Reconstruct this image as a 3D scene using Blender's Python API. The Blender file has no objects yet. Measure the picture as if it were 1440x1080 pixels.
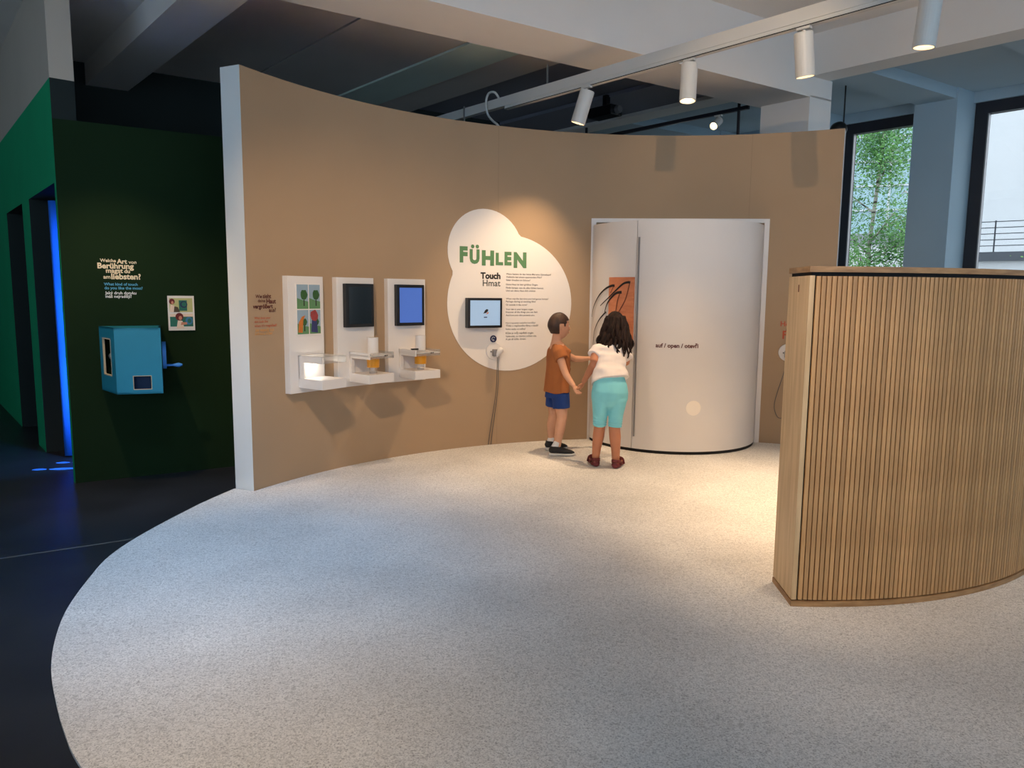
import bpy, bmesh, math, random
from mathutils import Vector, Matrix, noise

random.seed(7)
scene = bpy.context.scene
col = scene.collection
PI = math.pi
R_ = math.radians

# ------------------------------------------------------------------ camera
cam_d = bpy.data.cameras.new('camera')
cam_d.sensor_width = 36.0
cam_d.sensor_fit = 'HORIZONTAL'
cam_d.lens = 36.0 * 1028.235 / 1440.0
cam_d.clip_end = 300
cam = bpy.data.objects.new('camera', cam_d)
col.objects.link(cam)
_p, _r = 0.122706, 0.0091227
_F = Vector((0, math.cos(_p), -math.sin(_p)))
_U = Vector((0, math.sin(_p), math.cos(_p)))
_X = Vector((1, 0, 0))
_X2 = _X * math.cos(_r) + _U * math.sin(_r)
_U2 = -_X * math.sin(_r) + _U * math.cos(_r)
cam.matrix_world = Matrix(((_X2.x, _U2.x, -_F.x, 0), (_X2.y, _U2.y, -_F.y, 0), (_X2.z, _U2.z, -_F.z, 1.4), (0, 0, 0, 1)))
scene.camera = cam

# ------------------------------------------------------------------ world / exposure
world = bpy.data.worlds.new('overcast_sky')
scene.world = world
world.use_nodes = True
_bg = world.node_tree.nodes['Background']
_bg.inputs[0].default_value = (0.58, 0.77, 1.0, 1)
_bg.inputs[1].default_value = 4.2
vs = scene.view_settings
vs.view_transform = 'Standard'
vs.look = 'None'
vs.gamma = 1.0
vs.use_curve_mapping = False
vs.exposure = 0.0
WARM = (1.0, 0.70, 0.42)

# ------------------------------------------------------------------ helpers: materials
def srgb(r, g, b):
    def f(c):
        c /= 255.0
        return c / 12.92 if c <= 0.04045 else ((c + 0.055) / 1.055) ** 2.4
    return (f(r), f(g), f(b), 1)

MATS = {}
def mat(name, c, rough=0.6, var=0.0, scale=8.0, bump=0.0, bscale=None, metal=0.0, spec=0.5, stretch=None, rand=0.0, emit=None, estr=0.0, c2=None, ramp=(0.35, 0.65)):
    m = bpy.data.materials.new(name); MATS[name] = m
    m.use_nodes = True
    nt = m.node_tree; N = nt.nodes; L = nt.links
    b = N['Principled BSDF']
    b.inputs['Base Color'].default_value = c
    b.inputs['Roughness'].default_value = rough
    b.inputs['Metallic'].default_value = metal
    b.inputs['Specular IOR Level'].default_value = spec
    if emit:
        b.inputs['Emission Color'].default_value = emit
        b.inputs['Emission Strength'].default_value = estr
    if var or bump or c2:
        tc = N.new('ShaderNodeTexCoord')
        mp = N.new('ShaderNodeMapping')
        L.new(tc.outputs['Object'], mp.inputs['Vector'])
        if stretch: mp.inputs['Scale'].default_value = stretch
        nz = N.new('ShaderNodeTexNoise'); nz.inputs['Scale'].default_value = scale; nz.inputs['Detail'].default_value = 5
        L.new(mp.outputs[0], nz.inputs['Vector'])
        if var or c2:
            cr = N.new('ShaderNodeValToRGB')
            cr.color_ramp.elements[0].position = ramp[0]; cr.color_ramp.elements[1].position = ramp[1]
            if c2 is None:
                c2 = tuple(max(0, x * (1 - var)) for x in c[:3]) + (1,)
            cr.color_ramp.elements[0].color = c2
            cr.color_ramp.elements[1].color = c
            L.new(nz.outputs['Fac'], cr.inputs[0])
            out = cr.outputs[0]
            if rand:
                oi = N.new('ShaderNodeObjectInfo')
                hs = N.new('ShaderNodeHueSaturation')
                mr = N.new('ShaderNodeMapRange')
                mr.inputs['To Min'].default_value = 1 - rand; mr.inputs['To Max'].default_value = 1 + rand
                L.new(oi.outputs['Random'], mr.inputs['Value'])
                L.new(mr.outputs[0], hs.inputs['Value'])
                L.new(out, hs.inputs['Color'])
                out = hs.outputs[0]
            L.new(out, b.inputs['Base Color'])
        if bump:
            n2 = N.new('ShaderNodeTexNoise'); n2.inputs['Scale'].default_value = bscale or scale * 3; n2.inputs['Detail'].default_value = 3
            L.new(mp.outputs[0], n2.inputs['Vector'])
            bp = N.new('ShaderNodeBump'); bp.inputs['Strength'].default_value = bump; bp.inputs['Distance'].default_value = 0.01
            L.new(n2.outputs['Fac'], bp.inputs['Height'])
            L.new(bp.outputs[0], b.inputs['Normal'])
    return m

def glass_mat(name, tint, gloss=0.08, rough=0.02):
    m = bpy.data.materials.new(name); m.use_nodes = True
    nt = m.node_tree; N = nt.nodes; L = nt.links
    N.remove(N['Principled BSDF'])
    t = N.new('ShaderNodeBsdfTransparent'); t.inputs[0].default_value = tint
    g = N.new('ShaderNodeBsdfGlossy'); g.inputs['Roughness'].default_value = rough
    mx = N.new('ShaderNodeMixShader')
    mx.inputs[0].default_value = gloss
    L.new(t.outputs[0], mx.inputs[1]); L.new(g.outputs[0], mx.inputs[2])
    L.new(mx.outputs[0], N['Material Output'].inputs[0])
    return m

def carpet_mat():
    m = bpy.data.materials.new('felt_carpet'); m.use_nodes = True
    nt = m.node_tree; N = nt.nodes; L = nt.links
    b = N['Principled BSDF']; b.inputs['Roughness'].default_value = 0.95; b.inputs['Specular IOR Level'].default_value = 0.1
    tc = N.new('ShaderNodeTexCoord')
    def nz(scale, detail, lo, hi, c0, c1, dist=0.0):
        n = N.new('ShaderNodeTexNoise'); n.inputs['Scale'].default_value = scale; n.inputs['Detail'].default_value = detail
        n.inputs['Distortion'].default_value = dist
        L.new(tc.outputs['Object'], n.inputs['Vector'])
        r = N.new('ShaderNodeValToRGB'); r.color_ramp.elements[0].position = lo; r.color_ramp.elements[1].position = hi
        r.color_ramp.elements[0].color = c0; r.color_ramp.elements[1].color = c1
        L.new(n.outputs['Fac'], r.inputs[0]); return r.outputs[0], n.outputs['Fac']
    a, _ = nz(70, 6, 0.32, 0.56, srgb(208, 206, 203), srgb(240, 238, 235), 1.2)
    d, f = nz(170, 4, 0.33, 0.5, srgb(196, 196, 198), (1, 1, 1, 1), 0.8)
    e, _ = nz(1.3, 3, 0.35, 0.7, srgb(232, 232, 232), (1, 1, 1, 1))
    def mul(x, y):
        k = N.new('ShaderNodeMix'); k.data_type = 'RGBA'; k.blend_type = 'MULTIPLY'; k.inputs[0].default_value = 1.0
        L.new(x, k.inputs[6]); L.new(y, k.inputs[7]); return k.outputs[2]
    L.new(mul(mul(a, d), e), b.inputs['Base Color'])
    bp = N.new('ShaderNodeBump'); bp.inputs['Strength'].default_value = 0.35; bp.inputs['Distance'].default_value = 0.004
    L.new(f, bp.inputs['Height']); L.new(bp.outputs[0], b.inputs['Normal'])
    return m

M = dict(
    tan=mat('tan_paint', srgb(174, 146, 115), 0.85, var=0.05, scale=1.5, bump=0.03, bscale=90),
    wall_white=mat('white_wall_edge', srgb(225, 225, 222), 0.8, var=0.03, scale=3),
    white=mat('white_lacquer', srgb(228, 222, 216), 0.45, var=0.02, scale=3),
    vinyl=mat('white_vinyl', srgb(235, 228, 220), 0.6, var=0.02, scale=2),
    ceil=mat('white_plaster', srgb(244, 237, 229), 0.9, var=0.05, scale=1.2, bump=0.02, bscale=60),
    bay=mat('grey_white_plaster', srgb(178, 198, 208), 0.9, var=0.05, scale=1.2),
    dark_ceil=mat('dark_grey_plaster', srgb(228, 218, 208), 0.9, var=0.08, scale=1.2),
    dark_ceil2=mat('darker_grey_plaster', srgb(150, 150, 160), 0.9, var=0.08, scale=1.2),
    green_beam=mat('green_grey_paint', srgb(226, 242, 228), 0.9, var=0.05, scale=2),
    groove=mat('black_groove', srgb(18, 17, 16), 0.9, var=0.1, scale=4),
    green=mat('dark_green_paint', srgb(17, 40, 13), 0.8, spec=0.2, var=0.12, scale=1.6, bump=0.04, bscale=30),
    green_lit=mat('green_paint_lit', srgb(18, 160, 106), 0.8, spec=0.2, var=0.1, scale=1.6),  # same green as the front wall, brightened as if lit
    black_wall_and_shade=mat('blackish_paint_and_shade', srgb(26, 36, 34), 0.85, var=0.2, scale=1.3),  # dark room walls, and painted shade on the doorway reveals
    plaster_and_haze=mat('beige_plaster_and_haze', srgb(190, 176, 160), 0.9, var=0.05, scale=1.5),  # far wall plaster; also stands in for haze on the upper left wall
    floor=mat('dark_concrete', srgb(44, 46, 52), 0.4, spec=0.35, var=0.35, scale=2.2, bump=0.02, bscale=25),
    joint=mat('floor_joint_filler', srgb(110, 108, 104), 0.7, var=0.15, scale=20),
    carpet=carpet_mat(),
    wood=mat('pale_oak', srgb(206, 162, 110), 0.5, c2=srgb(176, 132, 84), scale=5, stretch=(14, 14, 0.9), bump=0.04, rand=0.16, ramp=(0.3, 0.7)),
    wood_end=mat('pale_birch', srgb(222, 190, 146), 0.5, c2=srgb(202, 168, 124), scale=4, stretch=(9, 9, 0.7), ramp=(0.35, 0.65)),
    wood_cap=mat('oak_edge', srgb(180, 140, 95), 0.5, c2=srgb(150, 112, 72), scale=6, stretch=(2, 2, 10)),
    board=mat('orange_plywood', srgb(222, 142, 98), 0.6, c2=srgb(196, 112, 72), scale=3.5, stretch=(2, 2, 7), ramp=(0.3, 0.7)),
    black=mat('black_plastic', srgb(14, 14, 15), 0.35, var=0.1, scale=5),
    screen_off=mat('dark_screen', srgb(16, 24, 28), 0.12, var=0.2, scale=2),
    screen_blue=mat('lit_blue_screen', srgb(30, 60, 140), 0.2, var=0.15, scale=2, emit=srgb(84, 114, 182), estr=0.75),
    screen_pale=mat('lit_pale_screen', srgb(90, 110, 130), 0.2, var=0.05, scale=2, emit=srgb(165, 190, 215), estr=0.75),
    black_ink=mat('black_ink', srgb(28, 20, 18), 0.7, var=0.1, scale=30),
    brown_ink=mat('dark_red_ink', srgb(92, 36, 28), 0.7, var=0.1, scale=30),
    thin_ink=mat('thin_brown_ink', srgb(120, 62, 40), 0.7, var=0.1, scale=30),
    red_ink=mat('orange_red_ink', srgb(190, 84, 52), 0.7, var=0.08, scale=30),
    orange_ink=mat('orange_ink', srgb(206, 128, 84), 0.7, var=0.08, scale=30),
    amber_ink=mat('amber_ink', srgb(214, 152, 84), 0.7, var=0.08, scale=30),
    grey_ink=mat('grey_ink', srgb(74, 76, 70), 0.7, var=0.08, scale=30),
    green_ink=mat('leaf_green_ink', srgb(88, 132, 88), 0.7, var=0.06, scale=10),
    cream_ink=mat('cream_ink', srgb(240, 222, 186), 0.7, var=0.04, scale=10),
    blue_ink=mat('sky_blue_ink', srgb(96, 178, 214), 0.7, var=0.04, scale=10),
    white_ink=mat('white_ink', srgb(240, 240, 236), 0.7, var=0.03, scale=10),
    navy=mat('navy_sticker', srgb(28, 34, 78), 0.5, var=0.05, scale=10),
    steel=mat('grey_steel', srgb(150, 148, 148), 0.35, var=0.05, scale=10, metal=0.6),
    rubber=mat('grey_cable', srgb(96, 92, 88), 0.6, var=0.1, scale=30),
    track=mat('white_track_metal', srgb(214, 212, 206), 0.45, var=0.03, scale=4),
    amber=mat('amber_plastic', srgb(226, 150, 34), 0.3, var=0.15, scale=12, emit=srgb(226, 150, 34), estr=0.05),
    acrylic=glass_mat('clear_acrylic', (0.93, 0.93, 0.92, 1), 0.22, 0.5),
    pane=glass_mat('tinted_window_glass', gloss=0.03, tint=(0.80, 0.735, 0.68, 1)),
    pane_clear=glass_mat('clear_window_glass', (0.92, 0.95, 0.96, 1)),
    frame=mat('dark_window_frame', srgb(44, 42, 48), 0.45, var=0.08, scale=6),
    blue_box=mat('teal_blue_lacquer', srgb(32, 138, 170), 0.4, var=0.06, scale=4),
    blue_in=mat('deep_blue_lining', srgb(16, 50, 92), 0.6, var=0.1, scale=4),
    blue_cloth=mat('bright_blue_fabric', srgb(30, 120, 235), 0.8, var=0.1, scale=9, stretch=(6, 6, 0.5)),
    blue_print=mat('blue_floor_print', srgb(70, 150, 240), 0.6, var=0.05, scale=9),
    edge_light=mat('pale_ply_edge', srgb(214, 196, 164), 0.6, var=0.08, scale=20),
)
mat('seam_brown', srgb(148, 122, 94), 0.9, var=0.1, scale=6)
M['lamp_glow'] = mat('warm_lamp_glow', srgb(255, 225, 180), 0.4, var=0.02, scale=10, emit=srgb(255, 214, 160), estr=9.0)

# ------------------------------------------------------------------ helpers: geometry
def new_obj(name, verts, faces, m, parent=None, smooth=False, mw=None):
    me = bpy.data.meshes.new(name)
    me.from_pydata([tuple(v) for v in verts], [], faces)
    me.update()
    return link_mesh(name, me, m, parent, smooth, mw)

def link_mesh(name, me, m, parent=None, smooth=False, mw=None):
    if m is not None:
        if len(me.materials) == 0: me.materials.append(m)
    if smooth:
        for p in me.polygons: p.use_smooth = True
        me.set_sharp_from_angle(angle=R_(50))
    o = bpy.data.objects.new(name, me)
    col.objects.link(o)
    if parent is not None: o.parent = parent
    if mw is not None: o.matrix_local = mw
    return o

def bm_obj(name, bm, m, parent=None, smooth=False, mw=None):
    bmesh.ops.recalc_face_normals(bm, faces=bm.faces)
    me = bpy.data.meshes.new(name); bm.to_mesh(me); bm.free()
    return link_mesh(name, me, m, parent, smooth, mw)

def tag(o, label=None, cat=None, group=None, kind=None):
    if label: o['label'] = label
    if cat: o['category'] = cat
    if group: o['group'] = group
    if kind: o['kind'] = kind
    return o

def thing(name, label, cat, loc=(0, 0, 0), rz=0.0, group=None):
    o = bpy.data.objects.new(name, None); o.empty_display_size = 0.1
    col.objects.link(o); o.location = loc; o.rotation_euler = (0, 0, rz)
    return tag(o, label, cat, group)

def box(bm, x0, x1, y0, y1, z0, z1, bev=0.0):
    vs_ = [bm.verts.new(p) for p in ((x0, y0, z0), (x1, y0, z0), (x1, y1, z0), (x0, y1, z0), (x0, y0, z1), (x1, y0, z1), (x1, y1, z1), (x0, y1, z1))]
    fs = [bm.faces.new([vs_[i] for i in q]) for q in ((0, 3, 2, 1), (4, 5, 6, 7), (0, 1, 5, 4), (1, 2, 6, 5), (2, 3, 7, 6), (3, 0, 4, 7))]
    if bev:
        es = list({e for f in fs for e in f.edges})
        bmesh.ops.bevel(bm, geom=es, offset=bev, segments=2, affect='EDGES', profile=0.5)

def box_obj(name, x0, x1, y0, y1, z0, z1, m, parent=None, bev=0.0, mw=None):
    bm = bmesh.new(); box(bm, x0, x1, y0, y1, z0, z1, bev)
    return bm_obj(name, bm, m, parent, False, mw)

def prism(bm, poly, z0, z1):
    a = [bm.verts.new((p[0], p[1], z0)) for p in poly]
    b = [bm.verts.new((p[0], p[1], z1)) for p in poly]
    n = len(poly)
    bm.faces.new(a[::-1]); bm.faces.new(b)
    for i in range(n):
        bm.faces.new((a[i], a[(i + 1) % n], b[(i + 1) % n], b[i]))

def prism_obj(name, poly, z0, z1, m, parent=None):
    bm = bmesh.new(); prism(bm, poly, z0, z1)
    return bm_obj(name, bm, m, parent)

def loft(bm, pts, radii, side=(0, 1, 0), n=14, cap=True):
    """tube through pts; radii = list of (r_side, r_other) or floats"""
    pts = [Vector(p) for p in pts]; side = Vector(side); rings = []
    m_ = len(pts)
    def ring(c, t, ra, rb):
        s = side - t * side.dot(t)
        if s.length < 1e-4: s = Vector((0, 0, 1)) - t * t.z
        s.normalize(); u = t.cross(s)
        return [bm.verts.new(c + s * (ra * math.cos(2 * PI * k / n)) + u * (rb * math.sin(2 * PI * k / n))) for k in range(n)]
    for i, p in enumerate(pts):
        t = (pts[min(i + 1, m_ - 1)] - pts[max(i - 1, 0)]).normalized()
        r = radii[i]; ra, rb = r if isinstance(r, tuple) else (r, r)
        if cap and i == 0:
            rr = min(ra, rb)
            rings.append(ring(p - t * rr * 0.7, t, ra * 0.45, rb * 0.45)); rings.append(ring(p - t * rr * 0.4, t, ra * 0.8, rb * 0.8))
        rings.append(ring(p, t, ra, rb))
        if cap and i == m_ - 1:
            rr = min(ra, rb)
            rings.append(ring(p + t * rr * 0.4, t, ra * 0.8, rb * 0.8)); rings.append(ring(p + t * rr * 0.7, t, ra * 0.45, rb * 0.45))
    for a, b in zip(rings, rings[1:]):
        for k in range(n):
            bm.faces.new((a[k], a[(k + 1) % n], b[(k + 1) % n], b[k]))
    bm.faces.new(rings[0][::-1]); bm.faces.new(rings[-1])

def smooth_path(pts, sub=6):
    pts = [Vector(p) for p in pts]; out = []
    for i in range(len(pts) - 1):
        p0 = pts[max(i - 1, 0)]; p1 = pts[i]; p2 = pts[i + 1]; p3 = pts[min(i + 2, len(pts) - 1)]
        for k in range(sub):
            t = k / sub
            out.append(0.5 * ((2 * p1) + (p2 - p0) * t + (2 * p0 - 5 * p1 + 4 * p2 - p3) * t * t + (3 * p1 - p0 - 3 * p2 + p3) * t ** 3))
    out.append(pts[-1]); return out

def tube_obj(name, pts, r, m, parent=None, n=8, sub=6):
    bm = bmesh.new(); pp = smooth_path(pts, sub)
    loft(bm, pp, [r] * len(pp), side=(0.31, 0.87, 0.4), n=n)
    return bm_obj(name, bm, m, parent, True)

def cyl(bm, c, r0, r1, h, n=24, axis='Z'):
    c = Vector(c)
    def P(a, r, z):
        v = Vector((r * math.cos(a), r * math.sin(a), z))
        if axis == 'Y': v = Vector((v.x, v.z, v.y))
        if axis == 'X': v = Vector((v.z, v.x, v.y))
        return bm.verts.new(c + v)
    a = [P(2 * PI * k / n, r0, 0) for k in range(n)]; b = [P(2 * PI * k / n, r1, h) for k in range(n)]
    bm.faces.new(a[::-1]); bm.faces.new(b)
    for k in range(n): bm.faces.new((a[k], a[(k + 1) % n], b[(k + 1) % n], b[k]))

def baked(o):
    """apply the modifiers of o"""
    dg = bpy.context.evaluated_depsgraph_get(); dg.update()
    me = bpy.data.meshes.new_from_object(o.evaluated_get(dg))
    old = o.data; o.modifiers.clear(); o.data = me
    bpy.data.meshes.remove(old)
    return o

_tc = {}
def text_geo(body, bold=0.0):
    key = (body, bold)
    if key in _tc: return _tc[key]
    cu = bpy.data.curves.new('t', 'FONT'); cu.body = body; cu.size = 1.0; cu.offset = bold; cu.resolution_u = 3
    o = bpy.data.objects.new('t', cu); col.objects.link(o)
    dg = bpy.context.evaluated_depsgraph_get(); dg.update()
    me = bpy.data.meshes.new_from_object(o.evaluated_get(dg))
    v = [tuple(p.co) for p in me.vertices]; f = [tuple(p.vertices) for p in me.polygons]
    bpy.data.objects.remove(o); bpy.data.curves.remove(cu); bpy.data.meshes.remove(me)
    x0 = min(p[0] for p in v); x1 = max(p[0] for p in v); y0 = min(p[1] for p in v); y1 = max(p[1] for p in v)
    _tc[key] = (v, f, x0, x1, y0, y1); return _tc[key]

def text_obj(name, body, fn, x0, x1, base, m, parent, bold=0.02, box_=None, kind_h=None):
    """lettering mapped by fn(x, y) -> world; width x0..x1, baseline y = base; box_=(z0,z1) stretches to a box"""
    v, f, a0, a1, b0, b1 = text_geo(body, bold)
    s = (x1 - x0) / (a1 - a0)
    if box_:
        sy = (box_[1] - box_[0]) / (b1 - b0)
        P = [fn(x0 + (p[0] - a0) * s, box_[0] + (p[1] - b0) * sy) for p in v]
    else:
        P = [fn(x0 + (p[0] - a0) * s, base + p[1] * (kind_h or 1.0) * s) for p in v]
    return new_obj(name, P, f, m, parent)

# ------------------------------------------------------------------ plan geometry
C0 = Vector((1.37, 3.58)); RW = 3.504; WT = 0.17; WH = 2.884
D1 = Vector((-0.6587, 0.7524)); D2 = Vector((0.835, 0.550))
def wp(arc, z, off=0.0):
    th = arc / RW
    return Vector((C0.x + (RW - off) * math.sin(th), C0.y + (RW - off) * math.cos(th), z))
def v2(p, d, t): return Vector((p[0] + d[0] * t, p[1] + d[1] * t))
def wall_frame(th_deg):
    th = R_(th_deg)
    return (C0.x + RW * math.sin(th), C0.y + RW * math.cos(th), 0), -th

# ------------------------------------------------------------------ structure: floor, carpet
fl = prism_obj('floor', [(-9, -6), (18.3, -6), (1.4, 13.4), (-9, 13.4)], -0.12, -0.012, M['floor']); tag(fl, kind='structure')
jt = new_obj('trim_1', [(-5.2, 2.17, -0.011), (-1.9, 4.19, -0.011), (-1.905, 4.202, -0.011), (-5.205, 2.182, -0.011)], [(0, 1, 2, 3)], M['joint'])
tag(jt, kind='structure')
edge = [(-1.978, 5.098), (-2.035, 4.85), (-2.076, 4.62), (-2.132, 4.106), (-2.129, 3.741), (-2.062, 3.434), (-1.965, 3.103), (-1.855, 2.843), (-1.721, 2.594), (-1.577, 2.384), (-1.409, 2.167), (-1.258, 2.001),
        (-0.9, 1.68), (-0.45, 1.38), (0.1, 1.14), (0.8, 0.98), (1.6, 0.95), (2.4, 1.1), (3.2, 1.5), (3.9, 2.1), (4.4, 2.9), (4.65, 3.8), (4.6, 4.8), (4.2, 5.8), (3.6, 6.5)]
edge = [tuple(p) for p in smooth_path([(x, y, 0) for x, y in edge], 5)]
arcs = [Vector((2.94, 6.695, 0))] + [wp(RW * R_(a), 0, 0.003) for a in [25.6 - i * 2.275 for i in range(41)] if a > -65.45] + [Vector((-1.8195, 5.0310, 0))]
poly = [(p[0], p[1]) for p in edge] + [(p.x, p.y) for p in arcs]
bm = bmesh.new(); prism(bm, poly, -0.012, 0.0)
cp = bm_obj('carpet', bm, M['carpet'])
tag(cp, 'large pale grey speckled felt carpet with a curved edge on dark floor', 'carpet')

# ------------------------------------------------------------------ structure: curved tan wall
def arc_wall(name, th0, th1, r0, r1, z0, z1, m, n=72):
    bm = bmesh.new(); rows = []
    for i in range(n + 1):
        th = R_(th0 + (th1 - th0) * i / n); s, c = math.sin(th), math.cos(th)
        rows.append([bm.verts.new((C0.x + r * s, C0.y + r * c, z)) for r, z in ((r0, z0), (r0, z1), (r1, z1), (r1, z0))])
    for a, b in zip(rows, rows[1:]):
        for k in range(4): bm.faces.new((a[k], a[(k + 1) % 4], b[(k + 1) % 4], b[k]))
    bm.faces.new(rows[0]); bm.faces.new(rows[-1][::-1])
    return bm_obj(name, bm, m, None, False)
wc = arc_wall('wall_center', -65.45, 26.5, RW, RW + WT, -0.012, WH, M['tan'])
wc.data.materials.append(M['wall_white'])
for p in wc.data.polygons:
    nrm = p.normal; c = p.center
    rad = Vector((c.x - C0.x, c.y - C0.y, 0)).normalized()
    if abs(nrm.z) < 0.5 and abs(nrm.dot(rad)) < 0.5: p.material_index = 1
    p.use_smooth = True
wc.data.set_sharp_from_angle(angle=R_(40))
tag(wc, kind='structure')
for a_ in (-1.56, 0.84):
    new_obj('panel_seam', [wp(a_ - 0.0012, 0.001, 0.001), wp(a_ + 0.0012, 0.001, 0.001), wp(a_ + 0.0012, WH, 0.001), wp(a_ - 0.0012, WH, 0.001)], [(0, 1, 2, 3)], MATS['seam_brown'], wc)

# ------------------------------------------------------------------ structure: green walls left
K = Vector((-3.203, 5.246)); GW = Vector((0.859, 0.512)); GN = Vector((0.512, -0.859)); GH = 2.578
g1 = v2(K, GW, 2.6)
wf = prism_obj('wall_front_left', [K, g1, v2(g1, -GN, 0.12), v2(K, -GN, 0.12)], -0.012, GH, M['green']); tag(wf, kind='structure')
DB = Vector((-0.645, 0.764)); NB = Vector((0.764, 0.645))
bm = bmesh.new()
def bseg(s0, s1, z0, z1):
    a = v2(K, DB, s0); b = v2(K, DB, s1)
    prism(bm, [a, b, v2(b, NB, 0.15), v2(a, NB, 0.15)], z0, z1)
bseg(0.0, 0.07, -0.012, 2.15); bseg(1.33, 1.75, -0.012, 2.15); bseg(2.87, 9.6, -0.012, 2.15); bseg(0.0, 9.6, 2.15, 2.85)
wl = bm_obj('wall_left', bm, M['green_lit']); tag(wl, kind='structure')
wl.data.materials.append(M['black_wall_and_shade'])
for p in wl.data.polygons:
    if p.normal.dot(Vector((-NB.x, -NB.y, 0))) < 0.9: p.material_index = 1  # reveals and rear faces darkened to paint in their shade
bm = bmesh.new(); bseg(0.0, 9.6, 2.85, 3.62)
wl2 = bm_obj('wall_left_upper_haze', bm, M['plaster_and_haze']); tag(wl2, kind='structure')  # upper part of the green wall, coloured beige to imitate haze
# dark room behind
BK = Vector((-3.91, 7.696))
wb = prism_obj('wall_back', [v2(BK, D2, -0.9), v2(BK, D2, 7.2), v2(v2(BK, D2, 7.2), D1, 0.15), v2(v2(BK, D2, -0.9), D1, 0.15)], -0.012, 3.7, M['black_wall_and_shade']); tag(wb, kind='structure')
e1 = v2(K, DB, 4.6)
wk = prism_obj('wall_corridor', [v2(e1, NB, 0.15), v2(e1, NB, 1.2), v2(v2(e1, NB, 1.2), DB, 0.12), v2(v2(e1, NB, 0.15), DB, 0.12)], -0.012, 3.6, M['black_wall_and_shade']); tag(wk, kind='structure')

# ------------------------------------------------------------------ structure: column, beams, ceilings
CC = Vector((2.978, 7.676))
def beam(name, a, d, l0, l1, nrm, w, z0, z1, m):
    p0 = v2(a, d, l0); p1 = v2(a, d, l1)
    o = prism_obj(name, [p0, p1, v2(p1, nrm, w), v2(p0, nrm, w)], z0, z1, m); return tag(o, kind='structure')
cN = Vector((-0.55, 0.835))
colm = prism_obj('column', [CC, v2(CC, D2, 0.36), v2(v2(CC, D2, 0.36), D1, 0.54), v2(CC, D1, 0.54)], -0.012, 3.42, M['ceil']); tag(colm, kind='structure')
beam('ceiling_beam', CC, D2, -5.6, 0.36, cN, 0.58, 3.4, 4.05, M['ceil'])                       # beam carried by the column
beam('ceiling_beam', CC, -D1, -7.0, 18.0, Vector((0.7524, 0.6587)), 0.30, 3.6, 4.05, M['ceil'])   # beam along the window bay
A0 = Vector((-4.229, 7.503))
beam('ceiling_beam', A0, -D1, -0.05, 11.0, Vector((0.85, 0.53)), 0.372, 3.4, 4.05, M['ceil'])    # girder towards the dark wall
cl = prism_obj('ceiling', [(-9, -6), (15.1, -6), (3.2, 7.9), (-2.0, 4.9), (-5, 9), (-9, 9)], 4.0, 4.1, M['ceil']); tag(cl, kind='structure')
a1 = v2(A0, -D1, 11)
cl2 = prism_obj('ceiling_left', [v2(A0, D1, 7.0), a1, (-9, -6), (-9.2, 13)], 3.61, 3.72, M['ceil']); tag(cl2, kind='structure')
# dark ceiling behind the cross beam, in boards running with the girder
P0 = Vector((-4.6, 7.3))
def dstrip(name, xa, ya, w0, w1, z0, m, l0=-3.2, l1=4.5):
    a = Vector((xa, ya)); n_ = Vector((0.7524, 0.6587))
    p = v2(a, n_, w0); q = v2(a, n_, w1)
    o = prism_obj(name, [v2(p, D1, l0), v2(q, D1, l0), v2(q, D1, l1), v2(p, D1, l1)], z0, 3.8, m); return tag(o, kind='structure')
# reference line: joint between the first two boards
J = (-2.554, 7.75)
dstrip('ceiling_panel', *J, -1.2, -0.012, 3.62, M['dark_ceil'], -2.9)
dstrip('ceiling_panel', *J, -0.012, 0.012, 3.66, M['groove'])
dstrip('ceiling_panel', *J, 0.012, 1.0, 3.62, M['dark_ceil'])
dstrip('ceiling_beam', *J, 1.0, 1.51, 3.60, M['green_beam'])
dstrip('ceiling_panel', *J, 1.51, 2.02, 3.62, M['dark_ceil'])
dstrip('ceiling_panel', *J, 2.02, 3.35, 3.68, M['dark_ceil2'])
dstrip('ceiling_panel', *J, 3.35, 4.15, 3.64, M['dark_ceil2'])

# window bay: wall line, piers, coffers
PC = Vector((4.919, 8.447)); WN = Vector((0.835, 0.55)); WD = D1
W0 = v2(PC, WN, 0.45); PITCH = 1.51; OPEN = 1.06
wn_ = Vector((0.7524, 0.6587))
bm = bmesh.new()
def wq(s0, s1, d0, d1, z0, z1):
    a = v2(PC, WD, s0); b = v2(PC, WD, s1)
    prism(bm, [v2(a, WN, d0), v2(b, WN, d0), v2(b, WN, d1), v2(a, WN, d1)], z0, z1)
KS = list(range(-12, 4))
for k in KS:
    wq(k * PITCH, k * PITCH + 0.45, 0.0, 0.62, -0.012, 3.72)          # pier
    wq(k * PITCH - OPEN, k * PITCH, 0.30, 0.62, -0.012, 0.35)         # sill wall
    wq(k * PITCH - OPEN, k * PITCH, 0.36, 0.62, 3.60, 3.72)           # lintel
wr_ = bm_obj('wall_right', bm, M['bay']); tag(wr_, kind='structure')
a = v2(PC, WD, -13 * PITCH); b = v2(PC, WD, 4 * PITCH)
cb = prism_obj('ceiling_bay', [v2(a, WN, -1.8), v2(b, WN, -1.8), v2(b, WN, 0.65), v2(a, WN, 0.65)], 3.72, 3.85, M['bay'])
tag(cb, kind='structure')
for k in KS:
    s = k * PITCH
    p = v2(PC, WD, s + 0.02); q = v2(PC, WD, s + 0.43)
    o = prism_obj('ceiling_beam', [v2(p, WN, -1.70), v2(q, WN, -1.70), v2(q, WN, 0.02), v2(p, WN, 0.02)], 3.603, 3.73, M['bay']); tag(o, kind='structure')

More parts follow.
